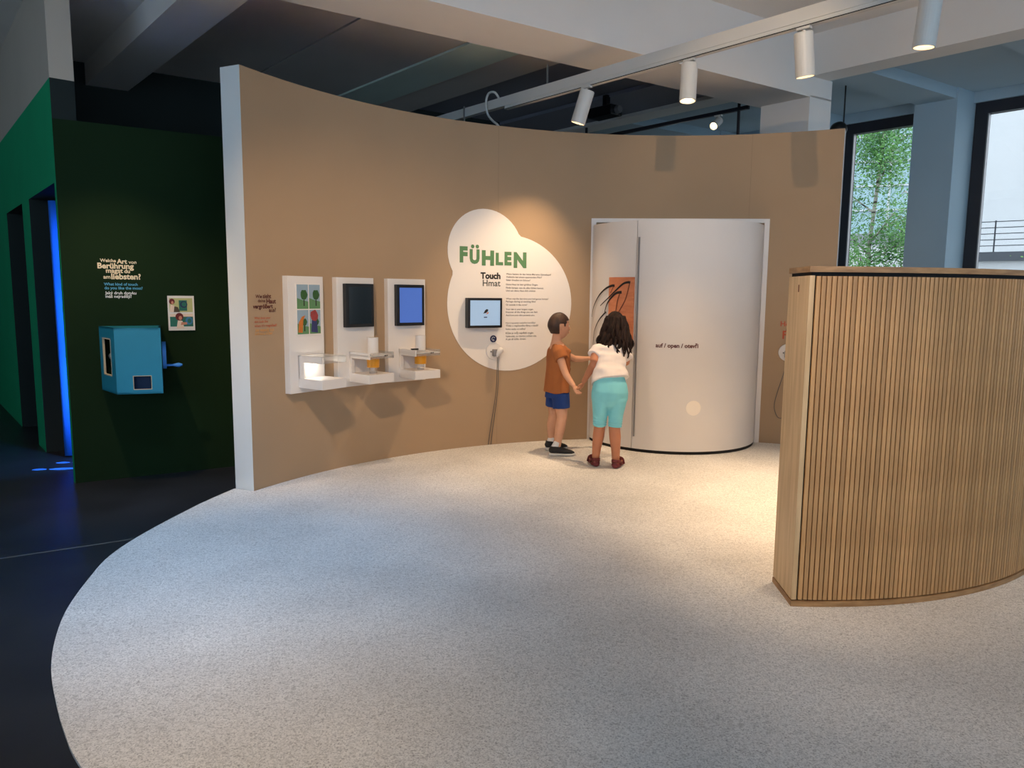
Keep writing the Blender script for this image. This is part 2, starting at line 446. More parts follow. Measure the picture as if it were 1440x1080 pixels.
wi = 0
def window(k):
    global wi
    wi += 1
    s0 = k * PITCH - OPEN; s1 = k * PITCH
    e = bpy.data.objects.new('window_%d' % wi, None); col.objects.link(e); tag(e, kind='structure')
    ang = math.atan2(WD.y, WD.x)
    o0 = v2(W0, WD, s0); e.location = (o0.x, o0.y, 0); e.rotation_euler = (0, 0, ang)
    w = s1 - s0; fw = 0.13
    bm = bmesh.new()
    # local: x along the wall, y to the room side
    box(bm, 0, w, -0.05, 0.05, 3.60 - fw, 3.60); box(bm, 0, w, -0.05, 0.05, 0.35, 0.35 + fw)
    box(bm, 0, fw, -0.05, 0.05, 0.35 + fw, 3.60 - fw); box(bm, w - fw, w, -0.05, 0.05, 0.35 + fw, 3.60 - fw)
    bm_obj('window_frame', bm, M['frame'], e)
    bm = bmesh.new()
    for x in (fw, w - fw - 0.012): box(bm, x, x + 0.012, 0.0, 0.055, 0.35 + fw, 3.60 - fw)
    bm_obj('window_seal', bm, M['steel'], e)
    box_obj('pane', fw, w - fw, -0.012, -0.004, 0.35 + fw, 3.60 - fw, M['pane'], e)
    return o0, w
def portal(cx, cy, cz, w, h, nx, ny):
    ld = bpy.data.lights.new('daylight_portal', 'AREA'); ld.shape = 'RECTANGLE'; ld.size = w; ld.size_y = h
    ld.cycles.is_portal = True
    o = bpy.data.objects.new('daylight_portal', ld); col.objects.link(o)
    z = -Vector((nx, ny, 0)).normalized(); x = Vector((0, 0, 1)).cross(z); y = z.cross(x)
    o.matrix_world = Matrix(((x.x, y.x, z.x, cx), (x.y, y.y, z.y, cy), (x.z, y.z, z.z, cz), (0, 0, 0, 1)))
for k in KS:
    o0, w = window(k)
    c = v2(v2(o0, WD, w / 2), WN, 0.1)
    portal(c.x, c.y, 1.975, w - 0.2, 3.0, -wn_.x, -wn_.y)

# rear side of the hall, behind the visitor: unseen glazing added to bring in daylight
bm = bmesh.new()
for i in range(9):
    x = -8.0 + i * 3.0
    box(bm, x - 0.2, x + 0.2, -1.6, -1.3, -0.012, 4.05)
box(bm, -9, 17, -1.6, -1.3, -0.012, 1.0); box(bm, -9, 17, -1.6, -1.3, 3.8, 4.05)
wrr = bm_obj('wall_rear_added', bm, M['ceil']); tag(wrr, kind='structure')
for i in range(8):
    x0 = -7.8 + i * 3.0
    wi += 1
    e = bpy.data.objects.new('window_%d' % wi, None); col.objects.link(e); tag(e, kind='structure'); e.location = (x0, -1.45, 0)
    bm = bmesh.new()
    box(bm, 0, 2.6, -0.05, 0.05, 3.72, 3.8); box(bm, 0, 2.6, -0.05, 0.05, 1.0, 1.08); box(bm, 0, 0.08, -0.05, 0.05, 1.08, 3.72); box(bm, 2.52, 2.6, -0.05, 0.05, 1.08, 3.72)
    bm_obj('window_frame', bm, M['frame'], e)
    box_obj('pane', 0.08, 2.52, -0.01, -0.002, 1.08, 3.72, M['pane_clear'], e)
    portal(x0 + 1.3, -1.5, 2.4, 2.44, 2.64, 0, 1)
we = prism_obj('wall_far_left', [(-9, -5), (-8.8, -5), (-8.8, 12), (-9, 12)], -0.012, 4.1, M['plaster_and_haze']); tag(we, kind='structure')
q0 = v2(PC, WD, 4 * PITCH)
wz = prism_obj('wall_far_back', [v2(q0, WN, 0.7), v2(q0, WN, -7.5), v2(v2(q0, WN, -7.5), D1, 0.15), v2(v2(q0, WN, 0.7), D1, 0.15)], -0.012, 3.9, M['plaster_and_haze']); tag(wz, kind='structure')

# ------------------------------------------------------------------ wall graphic "FÜHLEN"
def on_wall(off): return lambda a_, z_: wp(a_, z_, off)
def star_disc(name, circles, ctr, off, m, parent, n=96, rings=8):
    """union outline of circles, star-shaped about ctr, laid on the curved wall as a thin sheet"""
    vs_, fs = [], []
    def rad(ang):
        d = Vector((math.cos(ang), math.sin(ang))); best = 0
        for (cx, cz, r) in circles:
            q = Vector((cx, cz)) - Vector(ctr); bq = q.dot(d); disc = bq * bq - (q.length_squared - r * r)
            if disc > 0: best = max(best, bq + math.sqrt(disc))
        return best
    rr = [rad(2 * PI * k / n) for k in range(n)]
    vs_.append(wp(ctr[0], ctr[1], off))
    for j in range(1, rings + 1):
        for k in range(n):
            a_ = 2 * PI * k / n; q = rr[k] * j / rings
            vs_.append(wp(ctr[0] + math.cos(a_) * q, ctr[1] + math.sin(a_) * q, off))
    for k in range(n):
        a_ = 2 * PI * k / n
        vs_.append(wp(ctr[0] + math.cos(a_) * rr[k], ctr[1] + math.sin(a_) * rr[k], 0.0))
    for k in range(n): fs.append((0, 1 + k, 1 + (k + 1) % n))
    for j in range(rings):
        o_ = 1 + j * n
        for k in range(n): fs.append((o_ + k, o_ + n + k, o_ + n + (k + 1) % n, o_ + (k + 1) % n))
    return new_obj(name, vs_, fs, m, parent)

wg = thing('wall_graphic', 'white double-circle wall graphic headed FÜHLEN in green letters', 'wall graphic', wp(-1.5, 0.66))
wg_inv = Matrix.Translation(-Vector(wg.location))
def wg_part(o, parent=None):
    o.parent = parent or wg
    for v in o.data.vertices: v.co = wg_inv @ v.co
    return o
wg_part(star_disc('backing', [(-1.69, 1.78, 0.372), (-1.445, 1.31, 0.622)], (-1.54, 1.5), 0.004, M['vinyl'], None))
def ua(u): return -1.951 + (u - 645) * 0.0071
def vz(v): return 1.653 + (372 - v) * 0.0062
for ch, u0, u1, va, vb in (('F', 646, 657.2, 346, 369), ('U', 660, 674, 349.5, 370.5), ('H', 677.2, 694.4, 350.3, 372.4), ('L', 696.7, 707.2, 353.3, 371.3), ('E', 709, 719, 351.4, 371.3), ('N', 722, 740, 351.4, 374.7)):
    wg_part(text_obj('letter', ch, on_wall(0.0055), ua(u0), ua(u1), 0, M['green_ink'], None, bold=0.06, box_=(vz(vb), vz(va))))
for du in (664.3, 670.8):
    wg_part(star_disc('letter_dot', [(ua(du), vz(345.6), 0.0168)], (ua(du), vz(345.6)), 0.0055, M['green_ink'], None, 24, 2))
o = wg_part(text_obj('subtitle', 'Touch', on_wall(0.0055), -1.735, -1.535, 1.535, M['black_ink'], None, bold=0.045)); o['label'] = 'bold black word Touch'
o = wg_part(text_obj('subtitle', 'Hmat', on_wall(0.0055), -1.712, -1.535, 1.468, M['grey_ink'], None, bold=0.012)); o['label'] = 'dark grey word Hmat'
def bz(v): return 1.588 + (384.0 - v) * 0.00652
body = [(384.4, 63, 'Wann hattest du das letzte Mal eine Gänsehaut?'), (388.6, 50, 'Vielleicht bei einem spannenden Film?'), (392.9, 34, 'Oder draußen im Schnee?'),
        (399, 45, 'Deine Haut ist dein größtes Organ.'), (403.7, 53, 'Finde heraus, was du alles fühlen kannst.'), (407.7, 42, 'Und wie deine Haut dich schützt.'),
        (419, 60, 'When was the last time you had goose bumps?'), (423, 42, 'Perhaps during an exciting film?'), (427.5, 30, 'Or outside in the snow?'),
        (433.8, 39, 'Your skin is your largest organ.'), (437.8, 45, 'Discover all the things you can feel.'), (442.2, 41, 'And how your skin protects you.'),
        (453, 42, 'Kdy ti naposledy naskočila husí kůže?'), (457.2, 46, 'Třeba u napínavého filmu v kině?'), (461.8, 28, 'Nebo venku ve sněhu?'),
        (467.7, 40, 'Kůže je tvůj největší orgán.'), (472, 44, 'Vyzkoušej, co všechno můžeš cítit.'), (476.3, 29, 'A jak tě kůže chrání.')]
for v, wpx, t in body:
    wg_part(text_obj('text_line', t, on_wall(0.0055), -1.478, -1.478 + wpx * 0.0071, bz(v) - 0.012, M['black_ink'] if v < 450 else M['grey_ink'], None, bold=0.006, kind_h=0.95))
# round sticker under the monitor
stk = tag(star_disc('sticker', [(-1.603, 0.988, 0.033)], (-1.603, 0.988), 0.0065, M['navy'], None, 32, 2), 'small round navy sticker on the white wall graphic below the monitor', 'sticker')
ring = []
for k in range(25):
    a_ = 0.6 + k / 24 * 4.6
    ring.append(wp(-1.603 + 0.016 * math.cos(a_), 0.988 + 0.016 * math.sin(a_), 0.008))
ko = tube_obj('symbol', ring + [wp(-1.606, 0.985, 0.008)], 0.0022, M['white_ink'], stk, 6, 2)

# ------------------------------------------------------------------ monitors
def monitor(parent, x0, x1, z0, z1, d0, d1, screen, bez=0.026):
    b_ = bmesh.new(); box(b_, x0, x1, -d1, -d0, z0, z1, 0.004)
    h = bm_obj('monitor', b_, M['black'], parent)
    box_obj('screen', x0 + bez, x1 - bez, -d1 - 0.0015, -d1 + 0.001, z0 + bez, z1 - bez, screen, h)
    return h
loc, rz = wall_frame(-27.5)
mt = thing('wall_monitor', 'black framed monitor with a pale blue picture screen on white wall graphic', 'monitor', loc, rz)
h = monitor(mt, -0.205, 0.135, 1.093, 1.361, 0.0, 0.072, M['screen_pale'], 0.022)
h.name = 'housing'
def flat(name, pts, y, m, parent):
    return new_obj(name, [(x, y, z) for x, z in pts], [tuple(range(len(pts)))], m, parent)
sc = h
flat('picture', [(-0.058, 1.222), (-0.03, 1.226), (-0.012, 1.24), (-0.006, 1.256), (-0.022, 1.262), (-0.04, 1.25), (-0.046, 1.236)][::-1], -0.0745, M['black_ink'], sc)
flat('picture', [(-0.03, 1.214), (-0.005, 1.222), (-0.004, 1.238), (-0.018, 1.232)][::-1], -0.0748, M['orange_ink'], sc)
flat('caption', [(-0.05, 1.184), (-0.018, 1.184), (-0.018, 1.193), (-0.05, 1.193)][::-1], -0.0745, M['navy'], sc)

# ------------------------------------------------------------------ wall holders with handset
def holder(th, label, cab):
    loc, rz = wall_frame(th)
    t_ = thing('handset_holder', label, 'holder', loc, rz)
    bm = bmesh.new(); cyl(bm, (0, -0.0055, 0), 0.082, 0.078, -0.0125, 40, 'Y'); bm_obj('base_plate', bm, M['white'], t_, False, Matrix.Translation((0, 0, 0.875)))
    bm = bmesh.new(); cyl(bm, (0, -0.012, 0), 0.007, 0.007, -0.009, 12, 'Y'); bm_obj('screw', bm, M['rubber'], t_, False, Matrix.Translation((-0.035, 0, 0.872)))
    bm = bmesh.new(); box(bm, -0.026, 0.014, -0.075, -0.014, 0.83, 0.895, 0.008); bm_obj('cradle', bm, M['steel'], t_)
    bm = bmesh.new(); loft(bm, [(0.005, -0.06, 0.84), (0.02, -0.072, 0.868), (0.036, -0.08, 0.89)], [0.02, 0.026, 0.03], (1, 0, 0), 16); hs = bm_obj('handset', bm, M['white'], t_, True)
    for pts in cab: tube_obj('cable', pts, 0.003, M['rubber'], t_, 8, 8)
    return t_
holder(-26.1, 'white round wall holder with handset and two long hanging cables below monitor',
       [[(0.008, -0.065, 0.84), (0.012, -0.05, 0.7), (0.014, -0.03, 0.52), (0.0, -0.02, 0.38), (-0.03, -0.012, 0.18), (-0.053, -0.008, 0.004)],
        [(0.022, -0.065, 0.85), (0.024, -0.05, 0.74), (0.03, -0.035, 0.55), (0.012, -0.022, 0.34), (-0.01, -0.012, 0.16), (-0.026, -0.008, 0.004)]])
holder(20.35, 'white round wall holder with a looped cable beside the round white booth',
       [[(0.0, -0.06, 0.84), (-0.02, -0.05, 0.7), (-0.07, -0.03, 0.5), (-0.092, -0.02, 0.37), (-0.07, -0.02, 0.28), (-0.03, -0.02, 0.25), (0.02, -0.02, 0.3), (0.05, -0.012, 0.5)]])
sg = thing('wall_lettering', 'orange-red wall lettering beside the round white booth above the white holder', 'lettering', wp(1.25, 1.0))
def move_in(o, root):
    o.parent = root
    inv = Matrix.Translation(-Vector(root.location))
    for v in o.data.vertices: v.co = inv @ v.co
    return o
move_in(text_obj('text_line', 'Hö', on_wall(0.004), 1.170, 1.250, 1.122, M['red_ink'], None, 0.02), sg)
move_in(text_obj('text_line', '&', on_wall(0.004), 1.218, 1.243, 1.075, M['black_ink'], None, 0.02), sg)
move_in(text_obj('text_line', 'Fü', on_wall(0.004), 1.192, 1.285, 1.005, M['red_ink'], None, 0.025), sg)

# ------------------------------------------------------------------ lettering beside the stations
st = thing('wall_lettering', 'brown question lettering with orange lines on tan wall near its white edge', 'lettering', wp(-3.85, 1.2))
def sa(u): return -3.973 + (u - 352) * 0.00649
def sz(v): return 1.365 - (v - 417) * 0.0049
for t, xa, xb, y, m_, b_ in (('Wie', 250, 375, 258, 'brown_ink', 0.02), ('sieht', 392, 555, 258, 'brown_ink', 0.02), ('deine', 295, 440, 340, 'brown_ink', 0.01), ('Haut', 460, 645, 360, 'brown_ink', 0.03),
                             ('vergrößert', 195, 580, 455, 'brown_ink', 0.03), ('aus?', 505, 640, 527, 'brown_ink', 0.015),
                             ('What does your', 215, 530, 660, 'red_ink', 0.008), ('skin look like', 215, 480, 730, 'red_ink', 0.008), ('when it’s magnified?', 215, 650, 812, 'red_ink', 0.008),
                             ('Jak vypadá tvá', 225, 590, 900, 'amber_ink', 0.008), ('zvětšená kůže?', 215, 560, 968, 'amber_ink', 0.008)):
    move_in(text_obj('text_line', t, on_wall(0.004), sa(340 + xa / 13.5), sa(340 + xb / 13.5), sz(400 + y / 13.5), M[m_], None, b_), st)

# ------------------------------------------------------------------ magnifier stations
def pane_pics(parent, x0, x1, z0, z1, y):
    """printed card with four small pictures: trees and figures"""
    box_obj('card', x0, x1, y, y + 0.004, z0, z1, M['vinyl'], parent)
    g = 0.008; w = (x1 - x0 - 3 * g) / 2; hh = (z1 - z0 - 3 * g) / 2
    cs = mat('card_sky', srgb(150, 172, 186), 0.7, var=0.08, scale=14); cgn = mat('card_meadow', srgb(96, 140, 92), 0.7, var=0.1, scale=14)
    ctr = mat('card_tree', srgb(50, 92, 44), 0.7, var=0.2, scale=40); cor = mat('card_orange', srgb(206, 118, 42), 0.7, var=0.2, scale=30)
    crd = mat('card_red', srgb(160, 62, 60), 0.7, var=0.2, scale=30); cnv = mat('card_navy', srgb(52, 58, 104), 0.7, var=0.1, scale=30)
    for i in range(2):
        for j in range(2):
            a_ = x0 + g + i * (w + g); b_ = z0 + g + j * (hh + g)
            pc = flat('picture', [(a_, b_), (a_ + w, b_), (a_ + w, b_ + hh), (a_, b_ + hh)], y - 0.001, cs, parent)
            flat('picture_meadow', [(a_, b_), (a_ + w, b_), (a_ + w, b_ + hh * 0.3), (a_ + w * 0.5, b_ + hh * 0.36), (a_, b_ + hh * 0.45)], y - 0.0016, cgn, pc)
            def blob(cx, cz, r, m_, e=1.0, k=12, yy=0.0022):
                flat('picture_tree', [(cx + r * math.cos(2 * PI * q / k) * (1 + 0.1 * math.sin(q * 5)), cz + e * r * math.sin(2 * PI * q / k) * (1 + 0.1 * math.cos(q * 3))) for q in range(k)], y - yy, m_, pc)
            tx = a_ + w * 0.62
            flat('picture_tree', [(tx - 0.005, b_ + hh * 0.12), (tx + 0.005, b_ + hh * 0.12), (tx + 0.004, b_ + hh * 0.5), (tx - 0.004, b_ + hh * 0.5)], y - 0.002, M['black_ink'], pc)
            blob(tx, b_ + hh * (0.58 if j else 0.5), w * (0.33 if j else 0.24), ctr, 1.05)
            if j == 0 and i == 0:
                flat('picture_figure', [(a_ + w * .05, b_ + hh * .08), (a_ + w * .42, b_ + hh * .06), (a_ + w * .5, b_ + hh * .55), (a_ + w * .68, b_ + hh * .78), (a_ + w * .38, b_ + hh * .72), (a_ + w * .12, b_ + hh * .5)], y - 0.0026, cor, pc)
            if j == 0 and i == 1:
                flat('picture_figure', [(a_ + w * .12, b_ + hh * .08), (a_ + w * .72, b_ + hh * .04), (a_ + w * .66, b_ + hh * .55), (a_ + w * .2, b_ + hh * .58)], y - 0.0026, cnv, pc)
                blob(a_ + w * 0.42, b_ + hh * 0.76, w * 0.36, crd, 1.1, 10, 0.0028)

def station(th, w, label, kind, x0, x1):
    loc, rz = wall_frame(th)
    t_ = thing('display_station', label, 'display station', loc, rz, None)
    bm = bmesh.new(); box(bm, -w / 2, w / 2, -0.06, 0.004, 0.655, 1.515, 0.002); bm_obj('back_panel', bm, M['white'], t_)
    d = 0.31; zb0, zb1, zt0, zt1 = 0.695, 0.765, 0.885, 0.935
    bm = bmesh.new(); box(bm, x0, x1, -d, -0.06, zb0, zb1, 0.002); bm_obj('tray', bm, M['white'], t_)
    if kind == 0:
        # left cheek with a cut-out window, clear front and side strips
        bm = bmesh.new()
        box(bm, x0, x0 + 0.012, -d, -0.06, zt0, zt1); box(bm, x0, x0 + 0.012, -0.115, -0.06, zb1, zt0); box(bm, x0, x1, -0.075, -0.06, zb1, zt1)
        bm_obj('cheek', bm, M['white'], t_)
        bm = bmesh.new(); box(bm, x0 + 0.012, x1, -d, -d + 0.006, zt0, zt1); box(bm, x1 - 0.006, x1, -d, -0.06, zt0, zt1); box(bm, x0, x1, -d, -0.06, zt1 - 0.004, zt1)
        bm_obj('clear_strip', bm, M['acrylic'], t_)
        pane_pics(t_, -0.1, 0.138, 1.082, 1.462, -0.065)
        bm = bmesh.new(); cyl(bm, (0.03, -0.105, 0.868), 0.012, 0.01, 0.012, 16); bm_obj('lamp', bm, M['lamp_glow'], t_)
        ld = bpy.data.lights.new('shelf_lamp', 'POINT'); ld.energy = 0.45; ld.color = (1, 0.97, 0.92); ld.shadow_soft_size = 0.02
        lo = bpy.data.objects.new('shelf_lamp', ld); col.objects.link(lo); lo.parent = t_; lo.location = (0.02, -0.14, 0.855)
    else:
        bm = bmesh.new(); box(bm, x0, x0 + 0.012, -d, -0.06, zt0, zt1); box(bm, x0, x1, -0.075, -0.06, zt0, zt1); box(bm, x0, x1, -d, -0.06, zt0 + 0.02, zt0 + 0.03)
        box(bm, x0, x0 + 0.03, -0.09, -0.06, zb1, zt0)
        bm_obj('upper_shelf', bm, M['white'], t_)
        bm = bmesh.new(); box(bm, x0 + 0.012, x1, -d, -d + 0.006, zt0, zt1); box(bm, x1 - 0.006, x1, -d + 0.006, -0.075, zt0, zt1)
        bm_obj('clear_strip', bm, M['acrylic'], t_)
        bm = bmesh.new(); box(bm, x0 + 0.15, x0 + 0.17, -d + 0.0, -d - 0.0015, 0.905, 0.913); box(bm, x0 + 0.175, x0 + 0.182, -d, -d - 0.0015, 0.905, 0.915); bm_obj('shelf_mark', bm, M['black_ink'], t_)
        xm = (x0 + x1) / 2 - 0.01; ym = -0.215
        bm = bmesh.new(); cyl(bm, (xm, ym, zt0 + 0.03), 0.043, 0.043, 0.135, 32); mg = bm_obj('magnifier', bm, M['white'], t_)
        bm = bmesh.new(); cyl(bm, (xm, ym, 0.815), 0.048, 0.05, 0.075, 32); bm_obj('amber_ring', bm, M['amber'], mg)
        bm = bmesh.new(); cyl(bm, (xm, ym, 0.765), 0.03, 0.034, 0.05, 24); bm_obj('lens_tip', bm, M['acrylic'], mg)
        monitor(t_, -0.122, 0.15, 1.127, 1.468, 0.055, 0.10, M['screen_off'] if kind == 1 else M['screen_blue'])
        if kind == 2:
            bm = bmesh.new(); box(bm, xm - 0.11, xm - 0.05, ym - 0.05, ym - 0.03, zt1, zt1 + 0.012, 0.003); box(bm, xm - 0.1, xm - 0.075, ym - 0.03, ym - 0.005, zt1, zt1 + 0.01, 0.003); bm_obj('clip', bm, M['black'], t_)
    return t_
station(-57.3, 0.335, 'white display panel with a card of four pictures and a lit empty shelf', 0, -0.09, 0.147)
station(-49.36, 0.36, 'white display panel with a dark switched-off screen above its magnifier shelf', 1, -0.072, 0.175)
station(-41.0, 0.37, 'white display panel with a glowing blue screen above its magnifier shelf', 2, -0.085, 0.163)

# ------------------------------------------------------------------ round booth with doors
BC = Vector((1.55, 7.15)); BR = 0.812; BH = 2.045
def bp(ang, z, off=0.0):
    a_ = R_(ang); return Vector(((BR + off) * math.sin(a_), -(BR + off) * math.cos(a_), z))
def on_booth(off, a_c):
    return lambda x, z: bp(a_c + math.degrees(x / BR), z, off)
bt = thing('round_booth', 'tall round white booth with two curved doors set in the tan wall', 'booth', (BC.x, BC.y, 0))
def leaf(name, a0, a1, z0, z1, th, m, parent, off=0.0, n=40):
    bm = bmesh.new(); rows = []
    for i in range(n + 1):
        a_ = a0 + (a1 - a0) * i / n
        rows.append([bm.verts.new(p) for p in (bp(a_, z0, off), bp(a_, z1, off), bp(a_, z1, off - th), bp(a_, z0, off - th))])
    for a_, b_ in zip(rows, rows[1:]):
        for k in range(4): bm.faces.new((a_[k], a_[(k + 1) % 4], b_[(k + 1) % 4], b_[k]))
    bm.faces.new(rows[0]); bm.faces.new(rows[-1][::-1])
    o = bm_obj(name, bm, m, parent, True)
    return o
lf = leaf('door_leaf', -79, -35.45, 0.028, BH, 0.03, M['white'], bt); lf['label'] = 'narrow curved door leaf with orange board'
rf = leaf('door_leaf', -35.05, 79, 0.028, BH, 0.03, M['white'], bt, 0, 80); rf['label'] = 'wide curved door leaf with lettering'
leaf('inner_lining', -79, 79, 0.03, BH - 0.01, 0.02, M['groove'], bt, -0.031)
leaf('plinth', -79, 79, 0.0, 0.028, 0.05, M['groove'], bt, -0.006)
bm = bmesh.new(); prism(bm, [tuple(bp(a_, 0, -0.012).xy) for a_ in range(-79, 80, 4)], BH - 0.03, BH - 0.004); bm_obj('booth_top', bm, M['white'], bt)
# flat frame behind the curved doors
fa = Vector((0.735, 7.026)) - BC; fb = Vector((2.381, 6.936)) - BC; fd = (fb - fa).normalized(); fn = Vector((-fd.y, fd.x))
def fpoly(s0, s1): return [v2(fa, fd, s0) - fn * 0.012, v2(fa, fd, s1) - fn * 0.012, v2(fa, fd, s1) + fn * 0.1, v2(fa, fd, s0) + fn * 0.1]
L_ = (fb - fa).length
bm = bmesh.new(); prism(bm, fpoly(0, 0.045), 0, 2.112); prism(bm, fpoly(L_ - 0.045, L_), 0, 2.112); prism(bm, fpoly(0.045, L_ - 0.045), 2.075, 2.112)
bm_obj('booth_frame', bm, M['white'], bt)
bm = bmesh.new(); prism(bm, [v2(fa, fd, 0.045) + fn * 0.03, v2(fa, fd, L_ - 0.045) + fn * 0.03, v2(fa, fd, L_ - 0.045) + fn * 0.08, v2(fa, fd, 0.045) + fn * 0.08], 0, 2.075); bm_obj('booth_back', bm, M['groove'], bt)
# handle lip
bm = bmesh.new()
for (a0, a1) in ((-33.9, -33.2),):
    ps = [bp(a0, 0, 0.0), bp(a1, 0, 0.0), bp(a1, 0, 0.016), bp(a0, 0, 0.016)]
    prism(bm, [tuple(p.xy) for p in ps], 0.14, 1.9)
bm_obj('handle', bm, M['steel'], rf)
text_obj('lettering', 'auf / open / otevři', on_booth(0.0015, 0.0), R_(-21.4) * BR, R_(4.5) * BR, 0.948, M['brown_ink'], rf, 0.03)
vs_, fs_ = [bp(2.96, 0.419, 0.0025)], []
for k in range(36):
    vs_.append(bp(2.96 + math.degrees(0.066 * math.cos(2 * PI * k / 36) / BR), 0.419 + 0.066 * math.sin(2 * PI * k / 36), 0.0025))
    fs_.append((0, 1 + k, 1 + (k + 1) % 36))
o = new_obj('round_dot', vs_, fs_, mat('pale_dot', srgb(250, 240, 226), 0.6, var=0.02, scale=5), rf); o['label'] = 'small pale round dot'
brd = leaf('art_board', -55.6, -36.0, 0.955, 1.556, 0.012, M['board'], lf, 0.012, 14)
strokes = [([(-75.5, 1.19), (-73.0, 1.283), (-65.9, 1.389), (-58.6, 1.454), (-53.0, 1.48), (-50.4, 1.479)], 0.012, 'black_ink'),
           ([(-63.9, 1.298), (-55.8, 1.371), (-49.0, 1.443), (-43.9, 1.496), (-40.4, 1.51), (-38.6, 1.507)], 0.012, 'black_ink'),
           ([(-59.0, 1.241), (-57.0, 1.313), (-53.3, 1.371), (-49.0, 1.414), (-44.7, 1.423)], 0.013, 'black_ink'),
           ([(-72.5, 0.93), (-71.8, 1.0), (-70.2, 1.077), (-65.2, 1.164), (-59.3, 1.228), (-57.5, 1.243)], 0.009, 'black_ink'),
           ([(-39.0, 1.504), (-41.6, 1.366), (-45.8, 1.265), (-50, 1.19)], 0.005, 'thin_ink'), ([(-46.2, 1.41), (-47.9, 1.34), (-48.8, 1.264), (-50.5, 1.18)], 0.005, 'thin_ink'), ([(-51.5, 1.467), (-53.9, 1.416)], 0.004, 'thin_ink')]
for pts, r, m_ in strokes:
    pp = smooth_path([(a_, z, 0) for a_, z in pts], 6); n_ = len(pp); vs_, fs_ = [], []
    for i, p in enumerate(pp):
        q0 = pp[max(i - 1, 0)]; q1 = pp[min(i + 1, n_ - 1)]
        tx, tz = (q1.x - q0.x) * PI / 180 * BR, q1.y - q0.y; l = math.hypot(tx, tz) or 1
        wd = r * (0.35 + 0.65 * i / (n_ - 1)) if m_ == 'black_ink' else r
        ox, oz = -tz / l * wd, tx / l * wd
        for sgn in (-1, 1): vs_.append(bp(p.x + math.degrees(sgn * ox / BR), p.y + sgn * oz, 0.0145))
    for i in range(n_ - 1): fs_.append((2 * i, 2 * i + 2, 2 * i + 3, 2 * i + 1))
    new_obj('hair_stroke', vs_, fs_, M[m_], lf)

# ------------------------------------------------------------------ slatted partition
SC = Vector((1.404, 5.176)); SR = 1.998
pt = thing('slat_partition', 'chest-high curved partition clad in upright pale oak slats', 'partition', (SC.x, SC.y, 0))
def sp(ang, r, z): return Vector((r * math.sin(R_(ang)), -r * math.cos(R_(ang)), z))
def sarc(name, a0, a1, r0, r1, z0, z1, m, n=48):
    bm = bmesh.new(); rows = []
    for i in range(n + 1):
        a_ = a0 + (a1 - a0) * i / n
        rows.append([bm.verts.new(p) for p in (sp(a_, r0, z0), sp(a_, r0, z1), sp(a_, r1, z1), sp(a_, r1, z0))])
    for a_, b_ in zip(rows, rows[1:]):
        for k in range(4): bm.faces.new((a_[k], a_[(k + 1) % 4], b_[(k + 1) % 4], b_[k]))
    bm.faces.new(rows[0]); bm.faces.new(rows[-1][::-1])
    return bm_obj(name, bm, m, pt)
A_0, A_1 = -3.6, 70.0
sarc('core', A_0 + 0.65, A_1 - 0.6, SR - 0.015, 1.73, 0.03, 1.488, M['groove'])
sarc('plinth', A_0 - 0.05, A_1 + 0.1, SR + 0.003, 1.71, 0.0006, 0.026, M['wood_cap'])
sarc('top_cap', A_0 - 0.05, A_1 + 0.1, SR + 0.003, 1.71, 1.505, 1.53, M['wood_cap'])
sarc('cap_core', A_0 + 0.3, A_1 - 0.2, SR - 0.012, 1.722, 1.486, 1.506, M['groove'])
sarc('end_panel', A_0, A_0 + 0.62, SR, 1.712, 0.032, 1.49, M['wood_end'], 1)
sarc('end_panel', A_1 - 0.6, A_1, SR, 1.712, 0.032, 1.49, M['wood_end'], 1)
sarc('back_skin', A_0 + 0.65, A_1 - 0.6, 1.73, 1.712, 0.032, 1.49, M['wood_end'])
bm = bmesh.new(); box(bm, -0.0087, 0.0087, -0.0, 0.013, 0.032, 1.488)
slat_me = bpy.data.meshes.new('slat'); bmesh.ops.recalc_face_normals(bm, faces=bm.faces); bm.to_mesh(slat_me); bm.free(); slat_me.materials.append(M['wood'])
ns = int((A_1 - A_0 - 1.5) / 0.645)
for i in range(ns):
    a_ = A_0 + 1.12 + i * 0.645
    o = bpy.data.objects.new('slat', slat_me); col.objects.link(o); o.parent = pt
    o.location = sp(a_, SR - 0.001, 0); o.rotation_euler = (0, 0, R_(a_))
bm = bmesh.new(); box(bm, -0.002, 0.0, -0.004, 0.004, 1.42, 1.452)
o = bm_obj('end_mark', bm, M['thin_ink'], pt); q = sp(A_0, 1.86, 0); o.location = q; o.rotation_euler = (0, 0, R_(A_0))

# ------------------------------------------------------------------ blue crank box, picture card and lettering on the green wall
def gp(t, z, off=0.0): return Vector((K.x + GW.x * t + GN.x * off, K.y + GW.y * t + GN.y * off, z))
bb = thing('crank_box', 'teal blue crank box with a side window mounted on the dark green wall', 'box', (-2.80, 5.30, 0))
ox, oy = -2.80, 5.30
BL = Vector((-3.025 - ox, 5.352 - oy)); FL = Vector((-2.78 - ox, 5.10 - oy)); FR = Vector((-2.50 - ox, 5.195 - oy)); BR_ = Vector((-2.672 - ox, 5.560 - oy))
def wallq(bm, a_, b_, z0, z1, holes, th=0.012):
    """upright panel from a_ to b_ (plan points) with one rectangular hole (s0,s1,z0,z1)"""
    d = (b_ - a_); L = d.length; d.normalize(); n_ = Vector((-d.y, d.x))
    def q(s0, s1, za, zb):
        p = v2(a_, d, s0); r = v2(a_, d, s1); prism(bm, [p, r, v2(r, n_, th), v2(p, n_, th)], za, zb)
    s0, s1, h0, h1 = holes
    q(0, s0, z0, z1); q(s1, L, z0, z1); q(s0, s1, z0, h0); q(s0, s1, h1, z1)
ZB0, ZB1 = 0.67, 1.138
bm = bmesh.new()
